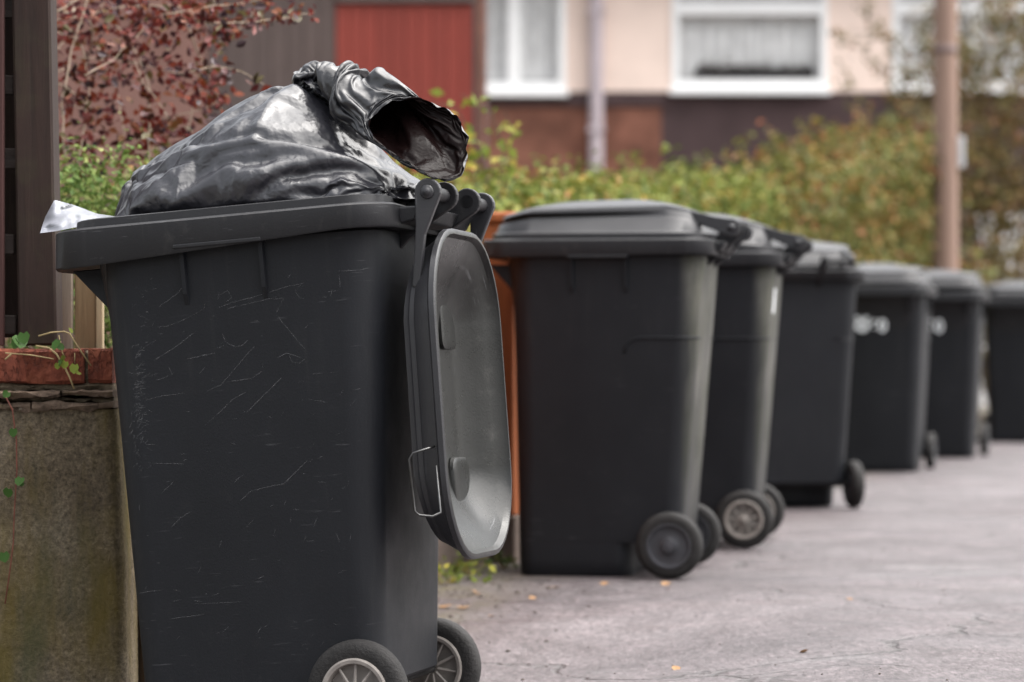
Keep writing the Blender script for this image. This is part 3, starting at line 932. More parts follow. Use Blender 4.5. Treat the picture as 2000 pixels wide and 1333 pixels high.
rough_slab('coping_tile', 122, 221, 762, 775, -.010, M['coping'], .006, 8)
rough_slab('mortar_bed', -290, 220, 777, 787, .014, M['mortar'], .008)
rough_slab('coping_tile', -290, 60, 787, 803, -.010, M['coping'], .007)
rough_slab('coping_tile', 64, 223, 784, 801, -.012, M['coping'], .007, 10)

fence = empty('slatted_fence', at(60, 680, 6.1), (0, 0, 0), 'dark brown timber fence with a thick post standing on the brick topped wall', 'fence')
FO = fence.location
def fbox(name, px0, px1, py0, py1, Z0, Z1, mat_, bev=.003, lean=0):
    a = at(px0, py1, Z0) - FO; b_ = at(px1, py0, Z0) - FO
    o = MB().box(a.x, b_.x, a.y, a.y + (Z1 - Z0), a.z, b_.z, bev).build(name, mat_, fence)
    o.rotation_euler = (0, R(lean), 0)
    return o
fbox('post', 36, 111, -260, 676, 6.06, 6.15, M['fence_dark'], .005, -1.1)
for y0_, y1_ in ((-140, -100), (-10, 36), (147, 186), (290, 331), (458, 498), (616, 655)):
    fbox('slat', -340, 29 + random.uniform(-3, 4), y0_, y1_, 6.09, 6.11, M['fence_slat'], .003)
fbox('board', -120, 6, -260, 676, 6.05, 6.075, M['plank_red'], .002)
fbox('backing_board', -340, 60, -260, 660, 6.17, 6.18, M['fence_dark'], .0)

pick = empty('timber_pales', at(150, 676, 6.26), (0, 0, 0), 'three short tan timber pales between the dark post and the open bin', 'fence')
for px0, px1, mt, yy, tp in ((116, 141, 'pale_grey', 0, 478), (144, 186, 'pale', .012, 480), (187, 201, 'pale_light', .0, 484)):
    a = at(px0, 692, 6.24) - pick.location; b_ = at(px1, tp, 6.24) - pick.location
    MB().box(a.x, b_.x, a.y + yy, a.y + yy + .022, a.z, b_.z, .002).build('pale', M[mt], pick)

# garden fence along the boundary (orange stained boards above a gravel board)
gf_ = empty('board_fence', bl(1.5, 0), (0, 0, 0), 'fence of brown boards on a gravel board along the garden edge behind the bins', 'fence')
ang = math.atan2(BD.y, BD.x)
gf_.rotation_euler = (0, 0, ang)
def fence_box(name, s0, s1, o0, o1, z0, z1, mat_, bev=.003):
    # local x runs along the boundary, local y points away from the road
    return MB().box(s0 - 1.5, s1 - 1.5, -o1, -o0, z0, z1, bev).build(name, mat_, gf_)
s_ = .12
k = 0
while s_ < 6.6:
    fence_box('fence_board', s_, s_ + .118, -.024 + .005 * (k % 2), -.004 + .005 * (k % 2), .152, 1.0 + random.uniform(-.006, .006), M['orange_wood'] if s_ > 1.2 else M['brown_wood'])
    s_ += .12; k += 1
for s0 in (.14, 1.66, 2.92, 4.6):
    fence_box('gravel_board', s0, s0 + 1.24, -.035, .002, -.13, .148, M['gravel_board'], .004)
fence_box('rail', .1, 6.6, -.075, -.026, .82, .90, M['brown_wood'])
fence_box('rail', .1, 6.6, -.075, -.026, .28, .36, M['brown_wood'])
fence_box('stub_post', 0.0, .095, -.09, .012, -.2, .60, M['brown_wood'], .006)
for s0, mt in ( (1.55, 'brown_wood'), (4.45, 'brown_wood')):
    fence_box('fence_post', s0, s0 + .095, -.09, .012, -.2, 1.06, M[mt], .006)

gp0 = at(981, 670, 8.95)
gp = empty('orange_post', (gp0.x, gp0.y, 0), (0, 0, ang - math.pi / 2), 'orange stained timber post between the open bin lid and the next bin', 'post')
MB().box(-.052, .05, -.05, .05, .15, 1.065, .004).build('shaft', M['orange_wood'], gp)
MB().box(-.066, .064, -.064, .064, 1.065, 1.10, .008).build('cap', M['orange_wood'], gp)
MB().box(-.06, .056, -.056, .056, -.05, .149, .006).build('foot', M['gravel_board'], gp)

# ------------------------------------------------------------------ the wheelie bins
def rrect(x0, x1, hw, r, n=10):
    """rounded rectangle, n points per corner, counter clockwise from the +x -y corner"""
    pts = []
    for cx, cy, a0 in ((x1 - r, -hw + r, -90), (x1 - r, hw - r, 0), (x0 + r, hw - r, 90), (x0 + r, -hw + r, 180)):
        for i in range(n):
            a = R(a0 + 90 * i / (n - 1))
            pts.append((cx + r * math.cos(a), cy + r * math.sin(a)))
    return pts
HINGE = (.350, 1.028)
def body_dims(z):
    f_ = z / .945
    return (-.284 - .017 * f_, .196 + .074 * f_, .218 + .048 * f_)
def make_body(parent, mat_=None):
    def ring(x0, x1, hw, r, z): return [(x, y, z) for x, y in rrect(x0, x1, hw, r)]
    mb = MB()
    d0 = body_dims(.102)
    foot = [ring(-.278, .050, d0[2] - .012, .045, 0.0), ring(-.283, .055, d0[2] - .004, .05, .010), ring(-.2845, .056, d0[2] - .002, .05, .05), ring(d0[0] + .0004, .056, d0[2] - .0004, .05, .106)]
    mb.add(*loft(foot, True, True, False))
    secs = []
    for i, z in enumerate((.102, .108, .13, .2, .3, .4, .5, .6, .7, .8, .9, .945)):
        x0, x1, hw = body_dims(z)
        k = .006 if i == 0 else 0
        secs.append(ring(x0, x1 - k, hw, .052 + .022 * z, z))
    mb.add(*loft(secs, True, True, False))
    return mb.build('body', mat_ or M['bin'], parent, True, 42)
def make_rim(parent, front_drop=.006):
    spec = [(-.301, .270, .266, .075, .949), (-.392, .300, .292, .085, .948), (-.396, .302, .294, .085, .952), (-.392, .300, .2925, .085, .990), (-.386, .295, .287, .08, .994),
            (-.352, .278, .272, .07, .996), (-.350, .276, .270, .07, 1.010), (-.346, .272, .266, .07, 1.012), (-.332, .258, .254, .065, 1.012), (-.326, .252, .248, .06, 1.006), (-.29, .23, .23, .06, .70), (-.26, .20, .2, .06, .3)]
    secs = []
    for i, (x0, x1, hw, r, z) in enumerate(spec):
        pts = []
        for x, y in rrect(x0, x1, hw, r):
            dz = 0
            if i in (1, 2): dz = -front_drop * smooth(.25, -.36, x) if x < .25 else 0
            if i in (0,): dz = 0
            pts.append((x, y, z + dz))
        secs.append(pts)
    v_, f_ = loft(secs, True, False, True)
    return mesh_obj('rim', v_, f_, M['rim'], parent, True, None, 45)
def lid_arch(x):
    f_ = min(1, max(0, (x + .37) / .66))
    return .30 + .70 * math.sin(math.pi * (.05 + f_ * .85)) ** .85
def make_lid(parent, inner_mat=None, name='lid', X0=-.372, HW=.272, amp=1.0, groove=1.0, X1=.292, RR=.135):
    def ring(d, z, arch=True, base=.0):
        pts = []
        for x, y in rrect(X0 + d, X1 - d, HW - d, max(.02, RR - d)):
            a = lid_arch(x) * amp
            pts.append((x, y, .998 + base + (z * a if arch else z)))
        return pts
    def gring(d_in, d_out, z):
        pts = []
        A = rrect(X0 + d_in, X1 - d_in, HW - d_in, max(.02, RR - d_in)); B = rrect(X0 + d_out, X1 - d_out, HW - d_out, max(.02, RR - d_out))
        for (xa, ya), (xb, yb) in zip(A, B):
            g = smooth(-.36, -.32, xa) * (1 - smooth(.12, .135, xa)) * groove
            x = xb + (xa - xb) * g; y = yb + (ya - yb) * g
            pts.append((x, y, .998 + .014 + z * lid_arch(x) * amp))
        return pts
    outer = [ring(.004, 0, False), ring(0, .003, False), ring(0, .013, False), ring(.004, .016, False), ring(.010, .008, True, .012), ring(.022, .042, True, .014),
             gring(.024, .024, .044), gring(.056, .026, .046), gring(.056, .028, .058), gring(.020, .030, .060), gring(.020, .032, .064), ring(.034, .074, True, .014), ring(.075, .080, True, .014), ring(.13, .084, True, .014), ring(.19, .086, True, .014), ring(min(.24, HW - .012), .0865, True, .014)]
    inner = [ring(min(.238, HW - .014), .080, True, .012), ring(.14, .077, True, .012), ring(.095, .068, True, .012), ring(.070, .042, True, .012), ring(.040, .016, True, .012), ring(.016, .012, False), ring(.010, 0.0, False)]
    n_ = len(outer[0])
    v_, f_ = loft(outer, True, False, True)
    o_v, o_f = v_, f_
    # inner skin joined to the outer one along the mouth
    secs = inner[::-1]
    v2, f2 = loft(secs, True, False, True)
    off = len(o_v)
    faces = list(o_f) + [tuple(i + off for i in q)[::-1] for q in f2]
    for k_ in range(n_):
        k2 = (k_ + 1) % n_
        faces.append((k_, off + k_, off + k2, k2))
    o = mesh_obj(name, list(o_v) + list(v2), faces, M['bin_lid'], parent, True, None, 38)
    if inner_mat:
        o.data.materials.append(inner_mat)
        idx = [0] * len(o.data.polygons)
        for i in range(len(o_f), len(o.data.polygons)): idx[i] = 1
        o.data.polygons.foreach_set('material_index', idx)
    return o
def arm_poly(r, tail):
    """hinge eye of radius r with a tapering tail of (x, z) points"""
    return tail
def make_lid_arms(lid, k=1.0):
    for y in (-.200, .200):
        hx_, hz_ = HINGE
        eye = [(hx_ + .026 * math.cos(R(a)), hz_ + .026 * math.sin(R(a))) for a in range(-100, 101, 20)]
        poly = eye + [(x, 1.012 + (z - 1.012) * k) for x, z in ((.300, 1.060), (.19, 1.088), (.185, 1.060), (.285, 1.026))]
        o = MB().prism_y(poly, y - .008, y + .008).build('lid_arm', M['bin_lid'], lid)
        bevel(fix_normals(o), .003, 2)
        sy = -1 if y < 0 else 1
        b_ = MB().lathe([(0, sy * .016), (.006, sy * .016), (.007, sy * .013), (.011, sy * .013), (.0135, sy * .010), (.0135, sy * .006)], 20, 'Y', (hx_, y, hz_)).build('bolt_head', M['bin_lid'], lid, True)
def make_hinges(parent):
    hx_, hz_ = HINGE
    for y in (-.085, .085):
        eye = [(hx_ + .027 * math.cos(R(a)), hz_ + .027 * math.sin(R(a))) for a in range(-60, 141, 20)]
        poly = eye + [(.285, 1.0), (.268, .95), (.266, .915), (.288, .935), (hx_ - .025, .965)]
        o = MB().prism_y(poly, y - .009, y + .009).build('hinge_lug', M['rim'], parent)
        bevel(fix_normals(o), .003, 2)
    o = MB().prism_y([(.265, .950), (hx_ - .034, .960), (hx_ - .018, .986), (.27, .988)], -.19, .19).build('hinge_bracket', M['rim'], parent)
    bevel(fix_normals(o), .004, 2)
    for y0, y1 in ((-.198, -.076), (.076, .198)):
        MB().tube([(hx_, y0, hz_), (hx_, y1, hz_)], .0135, 16).build('grip_bar', M['rim'], parent, True, 40)
def make_ribs(body):
    for sy in (-1, 1):
        for xr in (-.115, .045):
            v_, f_ = [], []
            zt, zb_ = .943, .835
            pts = []
            for z, pr in ((zt, .011), (zb_ + .02, .009), (zb_, .001)):
                hw = body_dims(z)[2]
                pts.append([(xr - .006, sy * (hw - .003), z), (xr - .004, sy * (hw + pr), z), (xr + .004, sy * (hw + pr), z), (xr + .006, sy * (hw - .003), z)])
            v_, f_ = loft(pts)
            fix_normals(mesh_obj('rib', v_, f_, M['bin'], body, False))
        hw = body_dims(.945)[2]
        y0, y1 = sorted((sy * (hw - .004), sy * (hw + .030)))
        bevel(MB().box(-.124, .054, y0, y1, .9385, .9465).build('ledge', M['rim'], body), .002, 2)
        # gusset below the front lip
        hw = .19
        g = MB().prism_y([(-.375, .922), (-.296, .922), (-.290, .83), (-.300, .84)], sy * hw - .006, sy * hw + .006).build('gusset', M['bin'], body)
        bevel(fix_normals(g), .002, 1)
def make_mould_line(body):
    for sy in (-1, 1):
        def side_pt(x, z):
            return (x, sy * (body_dims(z)[2] + .0012), z)
        line = [side_pt(.04, .66)] + [side_pt(.04 + .045 * (1 - math.cos(R(a))), .66 + .045 * math.sin(R(a))) for a in (20, 40, 60, 80, 90)] + [side_pt(x, .705) for x in (.12, .15, .18)]
        x1, hw = body_dims(.705)[1], body_dims(.705)[2]
        r = .052 + .022 * .705
        line += [(x1 - r + (r + .0012) * math.sin(R(a)), sy * (hw - r + (r + .0012) * math.cos(R(a))), .705) for a in (15, 35, 60, 85)]
        line += [(x1 + .0012, sy * (hw - r - .03), .705)]
        MB().tube(line, .0035, 6).build('moulded_line', M['bin'], body, True)
def make_wheel(parent, sy, pale, n_sp=10):
    c = (.174, sy * .262, .098)
    ty = MB()
    hwid = .024
    prof = [(.064, -hwid), (.074, -hwid - .001), (.086, -hwid), (.094, -hwid * .78), (.0975, -hwid * .4), (.098, 0), (.0975, hwid * .4), (.094, hwid * .78), (.086, hwid), (.074, hwid + .001), (.064, hwid)]
    ty.lathe(prof, 48, 'Y', (0, 0, 0))
    wheel = ty.build('wheel', M['rubber'], parent, True)
    wheel.location = c
    hub = MB()
    if pale:
        hub.lathe([(.0655, -hwid), (.0655, -hwid - .003), (.062, -hwid - .005), (.056, -hwid - .004), (.0535, -hwid + .003), (.053, -.004), (.0, -.004)], 48, 'Y')
        hub.lathe([(.0, -hwid - .006), (.010, -hwid - .006), (.0145, -hwid - .003), (.016, -.004)], 24, 'Y')
        for i in range(n_sp):
            a = 2 * math.pi * (i + .35) / n_sp
            d = (math.cos(a), math.sin(a))
            hub.tube([(d[0] * .013, -hwid + .002, d[1] * .013), (d[0] * .054, -hwid + .004, d[1] * .054)], [.0036, .0026], 6)
        hub.lathe([(.0655, hwid), (.0655, hwid + .003), (.062, hwid + .005), (.056, hwid + .004), (.0535, hwid - .003), (.053, .004), (0, .004)], 48, 'Y')
        for i in range(n_sp):
            a = 2 * math.pi * (i + .35) / n_sp
            d = (math.cos(a), math.sin(a))
            hub.tube([(d[0] * .013, hwid - .002, d[1] * .013), (d[0] * .054, hwid - .004, d[1] * .054)], [.0036, .0026], 6)
    else:
        hub.lathe([(.0655, -hwid), (.0655, -hwid - .003), (.060, -hwid - .003), (.055, -hwid + .008), (.030, -hwid + .010), (.022, -hwid + .006), (.018, -hwid - .006), (.0, -hwid - .008)], 48, 'Y')
        hub.lathe([(.0655, hwid), (.0655, hwid + .003), (.060, hwid + .003), (.055, hwid - .006), (.0, hwid - .006)], 40, 'Y')
    h = hub.build('hub', M['hub_pale'] if pale else M['hub_dark'], wheel, True, 35)
    if sy > 0: h.rotation_euler = (0, 0, math.pi)
    return wheel
def make_axle(parent):
    MB().tube([(.174, -.236, .098), (.174, .236, .098)], .010, 14).build('axle', M['axle'], parent, True, 40)

def copy_tree(o, parent=None):
    c = o.copy(); COL.objects.link(c)
    if parent is not None:
        c.parent = parent; c.matrix_parent_inverse = o.matrix_parent_inverse
    for ch in list(o.children): copy_tree(ch, c)
    return c
GROUP = 'wheelie bins standing in a row along the kerb'

def build_bin(pale, loc, rz, label):
    r = empty('wheelie_bin', loc, (0, 0, R(rz)), label, 'wheelie bin', GROUP)
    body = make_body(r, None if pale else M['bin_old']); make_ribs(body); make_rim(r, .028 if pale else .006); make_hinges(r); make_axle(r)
    for sy in (-1, 1): make_wheel(r, sy, pale)
    return r, body

# the closed bins
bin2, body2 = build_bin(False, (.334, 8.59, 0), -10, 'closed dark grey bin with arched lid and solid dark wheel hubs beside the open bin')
lid2 = make_lid(bin2, None, 'lid', -.372, .272, 1.28); make_lid_arms(lid2); make_mould_line(body2)
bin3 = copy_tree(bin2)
bin3.location = (.650, 9.82, 0); bin3.rotation_euler = (0, 0, R(-9.5))
bin3['label'] = 'closed dark grey bin with a pale spoked wheel hub'
for w_ in [c for c in bin3.children if c.name.startswith('wheel')]:
    for h in list(w_.children): bpy.data.objects.remove(h)
    bpy.data.objects.remove(w_)
for sy in (-1, 1): make_wheel(bin3, sy, True, 9)
bin4 = copy_tree(bin2)
bin4.location = (1.14, 12.02, 0); bin4.rotation_euler = (0, 0, R(-80))
for c in bin4.children:
    if c.name.startswith('body'):
        c.material_slots[0].link = 'OBJECT'; c.material_slots[0].material = M['bin']
bin4['label'] = 'closed grey bin turned so that its back and dark axle gap show'
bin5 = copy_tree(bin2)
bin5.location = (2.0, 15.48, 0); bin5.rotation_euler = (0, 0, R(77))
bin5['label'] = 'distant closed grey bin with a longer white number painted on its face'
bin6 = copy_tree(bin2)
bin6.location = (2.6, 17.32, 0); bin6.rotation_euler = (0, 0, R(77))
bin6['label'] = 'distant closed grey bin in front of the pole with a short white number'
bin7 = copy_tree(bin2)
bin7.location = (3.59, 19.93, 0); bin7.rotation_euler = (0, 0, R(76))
bin7['label'] = 'farthest closed grey bin, the last of the row'

for b_, tilt in ((bin3, 2.6), (bin4, 1.2), (bin5, .5), (bin6, 1.8), (bin7, .8)):
    for c in b_.children:
        if c.name.startswith('lid'):
            c.matrix_local = Matrix.Translation((HINGE[0], 0, HINGE[1])) @ Matrix.Rotation(R(tilt), 4, 'Y') @ Matrix.Translation((-HINGE[0], 0, -HINGE[1]))
# bright highlight on the back of bin 3 painted as a white patch, painted numbers on bins 5 and 6
def back_highlight(b_):
    z0, z1 = .79, .875
    x = lambda z: body_dims(z)[1] + .0015
    mesh_obj('highlight_patch', [(x(z0), -.14, z0), (x(z0), -.07, z0), (x(z1), -.07, z1), (x(z1), -.14, z1)], [(0, 1, 2, 3)], M['white_print'], b_)
back_highlight(bin3)
def painted_text(parent, txt, size, ycen, zbase):
    cu = bpy.data.curves.new('painted_number', 'FONT'); cu.body = txt; cu.size = size; cu.offset = .0035; cu.extrude = 0.0006
    o = bpy.data.objects.new('tmp', cu); COL.objects.link(o)
    bpy.context.view_layer.update()
    me = bpy.data.meshes.new_from_object(o.evaluated_get(bpy.context.evaluated_depsgraph_get()))
    bpy.data.objects.remove(o)
    me.materials.clear(); me.materials.append(M['white_print'])
    q = bpy.data.objects.new('painted_number', me); COL.objects.link(q)
    q.parent = parent
    lean = math.atan2(.017, .945)
    # text x runs along local -y of the bin (viewer's right), text y up, facing local -x
    q.rotation_euler = (Matrix.Rotation(lean, 3, 'Y').inverted() @ Matrix(((0, 0, -1), (-1, 0, 0), (0, 1, 0)))).to_euler()
    q.location = (body_dims(zbase)[0] - .006, ycen, zbase)
    return q
painted_text(bin5, '8', .155, .102, .752)
painted_text(bin5, '60', .090, .022, .752)
painted_text(bin6, '60', .105, .055, .755)

# the open bin in front
B1 = Vector((-.394, 5.78, -.105))
B1R = (R(-1.0), R(-4.5), R(-14.0))
HINGE = (.363, 1.008)
bin1, body1 = build_bin(True, B1, 0, 'scratched dark grey bin with lid hanging open and black bag on top')
bin1.rotation_euler = B1R
bin1.scale = (1.02, 1.04, 1.05)
lid1 = make_lid(bin1, M['lid_in'], 'lid', -.324, .246, .90, 0.0, .302, .172); make_lid_arms(lid1, .52)
# swing the lid right over its hinge so that it hangs behind the bin
hm = Matrix.Translation((HINGE[0], 0, HINGE[1])) @ Matrix.Rotation(R(270), 4, 'Y') @ Matrix.Translation((-HINGE[0], 0, -HINGE[1]))
lid1.matrix_local = hm
def in_lid(name, x0, x1, y0, y1, z0, z1, mat_, bev):
    o = MB().box(x0, x1, y0, y1, z0, z1).build(name, mat_, lid1)
    return bevel(o, bev, 4, 30)
def bosh(name, cx, cy, hx_, hy_, d, mat_):
    """a hollow moulded into the inside of the lid, seen as a shallow boss"""
    secs = []
    zi = .998 + .012 + .076 * .90 * lid_arch(cx)
    for k_, (s_, dz) in enumerate(((1.0, .004), (.985, -d * .28), (.93, -d * .46), (.84, -d * .54), (.6, -d * .56))):
        secs.append([(cx + x, cy + y, zi + dz) for x, y in rrect(-hx_ * s_, hx_ * s_, hy_ * s_, min(hx_, hy_) * .45 * s_, 6)])
    v_, f_ = loft(secs, True, False, True)
    return fix_normals(mesh_obj(name, v_, f_, mat_, lid1, True, None, 50))
bosh('grip_recess', .12, -.09, .062, .090, .0070, M['lid_in'])
bosh('grip_recess', .13, .10, .050, .060, .0065, M['lid_in'])
bosh('grip_recess', -.15, -.09, .042, .085, .0080, M['lid_in'])
bosh('grip_recess', -.19, .10, .060, .060, .0120, M['lid_in'])
zi = .998 + .012 + .076 * .90 * lid_arch(-.03)
MB().box(-.055, -.005, -.15, -.08, zi - .0035, zi + .002, .001).build('moulded_plate', M['lid_in'], lid1)
# wire bail on the near edge of the lid
zw = 1.010
yw = -.250
WDX = -.022
wp = [(-.085, yw + .01, zw), (-.088, yw - .006, zw + .01), (-.094, yw - .018, zw + .035), (-.105, yw - .018, zw + .043), (-.20, yw - .016, zw + .040), (-.208, yw - .014, zw + .032), (-.212, yw - .008, zw + .008), (-.206, yw, zw - .006), (-.195, yw + .004, zw - .004), (-.12, yw + .006, zw - .002)]
MB().tube([(a + WDX, b_, c + .010) for a, b_, c in wp], .0023, 8).build('wire_bail', M['metal'], lid1, True)

# scratches on the near side of the open bin
bpy.context.view_layer.update()
MWI = bin1.matrix_world.inverted()
CAMP = Vector((0, 0, CAM_H))
def on_side(px, py, lift=.0010):
    o_ = MWI @ CAMP; d = (MWI @ at(px, py, 6.0)) - o_
    # plane y = -(a + b z)
    a, b_ = .218, .048 / .945
    tt = (-(a + lift) - o_.y - b_ * o_.z) / (d.y + b_ * d.z)
    return o_ + d * tt
scr = [[(305, 640), (330, 637), (365, 622), (398, 604), (400, 594)], [(264, 692), (298, 668)], [(300, 705), (340, 680), (382, 648)], [(428, 601), (450, 592), (500, 579), (555, 562), (592, 554)],
       [(442, 604), (480, 595), (540, 580)], [(590, 553), (577, 570), (585, 582), (594, 584)], [(535, 585), (555, 582), (545, 600), (540, 612)], [(540, 616), (560, 640), (580, 665), (597, 684)],
       [(434, 652), (442, 670), (460, 678), (474, 675), (484, 664)], [(500, 674), (480, 695), (455, 725), (432, 752), (405, 764)], [(445, 746), (490, 740), (512, 726)],
       [(480, 766), (455, 780), (435, 800), (400, 832)], [(550, 738), (530, 758), (510, 778), (482, 806)], [(303, 743), (318, 740), (340, 729)], [(286, 782), (315, 774), (360, 768)],
       [(366, 702), (400, 694), (420, 690)], [(564, 695), (572, 708), (585, 710), (595, 702)], [(640, 570), (660, 568)], [(648, 566), (646, 578)], [(663, 536), (664, 560)], [(660, 530), (700, 528), (728, 522)],
       [(610, 731), (632, 729)], [(645, 728), (660, 727)], [(470, 978), (490, 960), (520, 952), (555, 945), (600, 900)], [(335, 1030), (352, 1012), (375, 998)], [(315, 965), (340, 940)],
       [(290, 905), (360, 907)], [(265, 1160), (318, 1152)], [(430, 576), (445, 568), (452, 582), (440, 592)], [(310, 600), (345, 575), (362, 555)], [(655, 850), (668, 845)], [(620, 1010), (612, 1030)], [(655, 1040), (664, 1060)],
       [(540, 700), (560, 690), (590, 700)], [(600, 780), (640, 786)], [(380, 1180), (470, 1176)], [(330, 1210), (400, 1200)]]
sm = MB()
def strip(pts, w):
    P = [on_side(*p) for p in pts]
    v_, f_ = [], []
    for i, p in enumerate(P):
        d = (P[min(i + 1, len(P) - 1)] - P[max(i - 1, 0)]).normalized()
        s_ = Vector((d.z, 0, -d.x)) * w * (.35 if i in (0, len(P) - 1) else 1)
        v_ += [p + s_, p - s_]
    for i in range(len(P) - 1): f_.append((2 * i, 2 * i + 1, 2 * i + 3, 2 * i + 2))
    sm.add(v_, f_)
for q in scr:
    # densify with a little wobble
    d = []
    for i in range(len(q) - 1):
        for k in range(4):
            d.append((q[i][0] + (q[i + 1][0] - q[i][0]) * k / 4 + random.gauss(0, .22), q[i][1] + (q[i + 1][1] - q[i][1]) * k / 4 + random.gauss(0, .22)))
    d.append(q[-1])
    strip(d, random.uniform(.0004, .0008))
for _ in range(260):           # scuffs down the front corner and random nicks
    if random.random() < .6:
        x = random.gauss(270, 8); y = random.uniform(560, 920) if random.random() < .4 else random.gauss(790, 60)
        L_ = random.uniform(4, 14)
    else:
        x = random.uniform(270, 700); y = random.uniform(540, 1280); L_ = random.uniform(4, 20)
    a = random.choice((random.gauss(0, .3), random.gauss(-.6, .3), random.gauss(-1.2, .3)))
    strip([(x, y), (x + L_ * math.cos(a) * .5, y + L_ * math.sin(a) * .5 + random.gauss(0, .8)), (x + L_ * math.cos(a), y + L_ * math.sin(a))], random.uniform(.0003, .0008))
so = sm.build('scratch_marks', M['scuff'], body1)
tag(so, kind='stuff')

# ------------------------------------------------------------------ the rubbish bag
bag = empty('rubbish_bag', B1, B1R, 'shiny black rubbish bag with an open neck lying on top of the open bin', 'rubbish bag')
def bx_(px, y=0.0): return (px - 500 - 232 * y) / 950.0 - .04
def bz_(px, py): return (CAM_H - (py - 670) / 961.0) + .105 - .078 * bx_(px)
top = [(226, 402), (230, 372), (240, 348), (262, 325), (300, 298), (340, 276), (380, 255), (440, 215), (480, 190), (512, 168), (545, 150), (575, 139), (592, 141), (610, 162), (645, 200), (690, 245), (735, 290), (780, 325), (815, 350), (840, 368), (856, 385)]
tx = [bx_(p[0]) - .017 * max(0.0, 1 - (p[0] - 226) / 500) for p in top]; tz = [bz_(*p) for p in top]
wid = np.interp(np.linspace(0, 1, 50), [0, .04, .12, .3, .55, .8, .95, 1], [.04, .11, .18, .235, .25, .22, .15, .06])
NU, NV = 118, 60
base_z = 1.060
us = np.linspace(tx[0], tx[-1], NU)
H = np.interp(us, tx, tz) - base_z
Hs = H.copy()
Wd = np.interp(np.linspace(0, 1, NU), np.linspace(0, 1, 50), wid)
# cross-section: flat underside, bulging flank, long slope up to a soft ridge
prof = [(-.92, 0.0), (-1.0, .05), (-1.02, .13), (-.98, .24), (-.88, .38), (-.73, .54), (-.54, .72), (-.33, .885), (-.15, .975), (0, 1.0)]
pr = np.array(prof)
seg = np.concatenate([[0], np.cumsum(np.linalg.norm(np.diff(pr, axis=0) * np.array([1, .9]), axis=1))]); seg /= seg[-1]
vs = np.linspace(-1, 1, NV)
ay = np.interp(1 - np.abs(vs), seg, pr[:, 0]) * -np.sign(vs) * -1
az_ = np.interp(1 - np.abs(vs), seg, pr[:, 1])
ay = np.where(vs < 0, np.interp(1 - np.abs(vs), seg, pr[:, 0]), -np.interp(1 - np.abs(vs), seg, pr[:, 0]))
X = np.repeat(us[:, None], NV, 1)
Yb = Wd[:, None] * ay[None, :]
Zb = base_z + np.maximum(H, .01)[:, None] * az_[None, :]
# smooth the profile a little along both directions
def blur(A, n, axis):
    for _ in range(n):
        B = A.copy()
        if axis == 0: B[1:-1] = (A[:-2] + 2 * A[1:-1] + A[2:]) / 4
        else: B[:, 1:-1] = (A[:, :-2] + 2 * A[:, 1:-1] + A[:, 2:]) / 4
        A = B
    return A
Zb = blur(blur(Zb, 4, 0), 6, 1); Yb = blur(Yb, 6, 1)
Pb = np.stack([X, Yb, Zb], 2)
def normals(Pg):
    du = np.gradient(Pg, axis=0); dv = np.gradient(Pg, axis=1)
    n_ = np.cross(dv, du); n_ /= np.maximum(np.linalg.norm(n_, axis=2, keepdims=True), 1e-9)
    return n_
Nn = normals(Pb)
if Nn[NU // 2, NV // 2, 2] < 0: Nn = -Nn
disp = np.zeros((NU, NV))
front = np.clip((-Pb[:, :, 1] + .06) / .10, 0, 1)
PX = (X + .04) * 950 + 500 + 232 * Yb
PY = 670 - (Pb[:, :, 2] - .105 + .078 * X - CAM_H) * 961.0
def stroke(pts, w, amp, side=.5):
    """a crease: sharp crest with one steep and one gentle flank, following pts in the flank's plane"""
    global disp
    best = np.full(PX.shape, 1e9); sgn = np.zeros(PX.shape); tpar = np.zeros(PX.shape)
    tot = len(pts) - 1
    for i in range(tot):
        (x0, y0), (x1, y1) = pts[i], pts[i + 1]
        dx, dy = x1 - x0, y1 - y0
        L2 = dx * dx + dy * dy
        tt = np.clip(((PX - x0) * dx + (PY - y0) * dy) / L2, 0, 1)
        ex = PX - (x0 + tt * dx); ey = PY - (y0 + tt * dy)
        dd = np.hypot(ex, ey)
        s_ = np.sign(dx * ey - dy * ex)
        m_ = dd < best
        best = np.where(m_, dd, best); sgn = np.where(m_, s_, sgn); tpar = np.where(m_, (i + tt) / tot, tpar)
    ww = np.where(sgn > 0, w * side * 2, w * (1 - side) * 2)
    k_ = np.clip(1 - best / ww, 0, 1)
    k_ = k_ ** 1.3
    fade = np.clip(np.minimum(tpar, 1 - tpar) * 5, 0.12, 1)
    disp += amp * k_ * fade * front
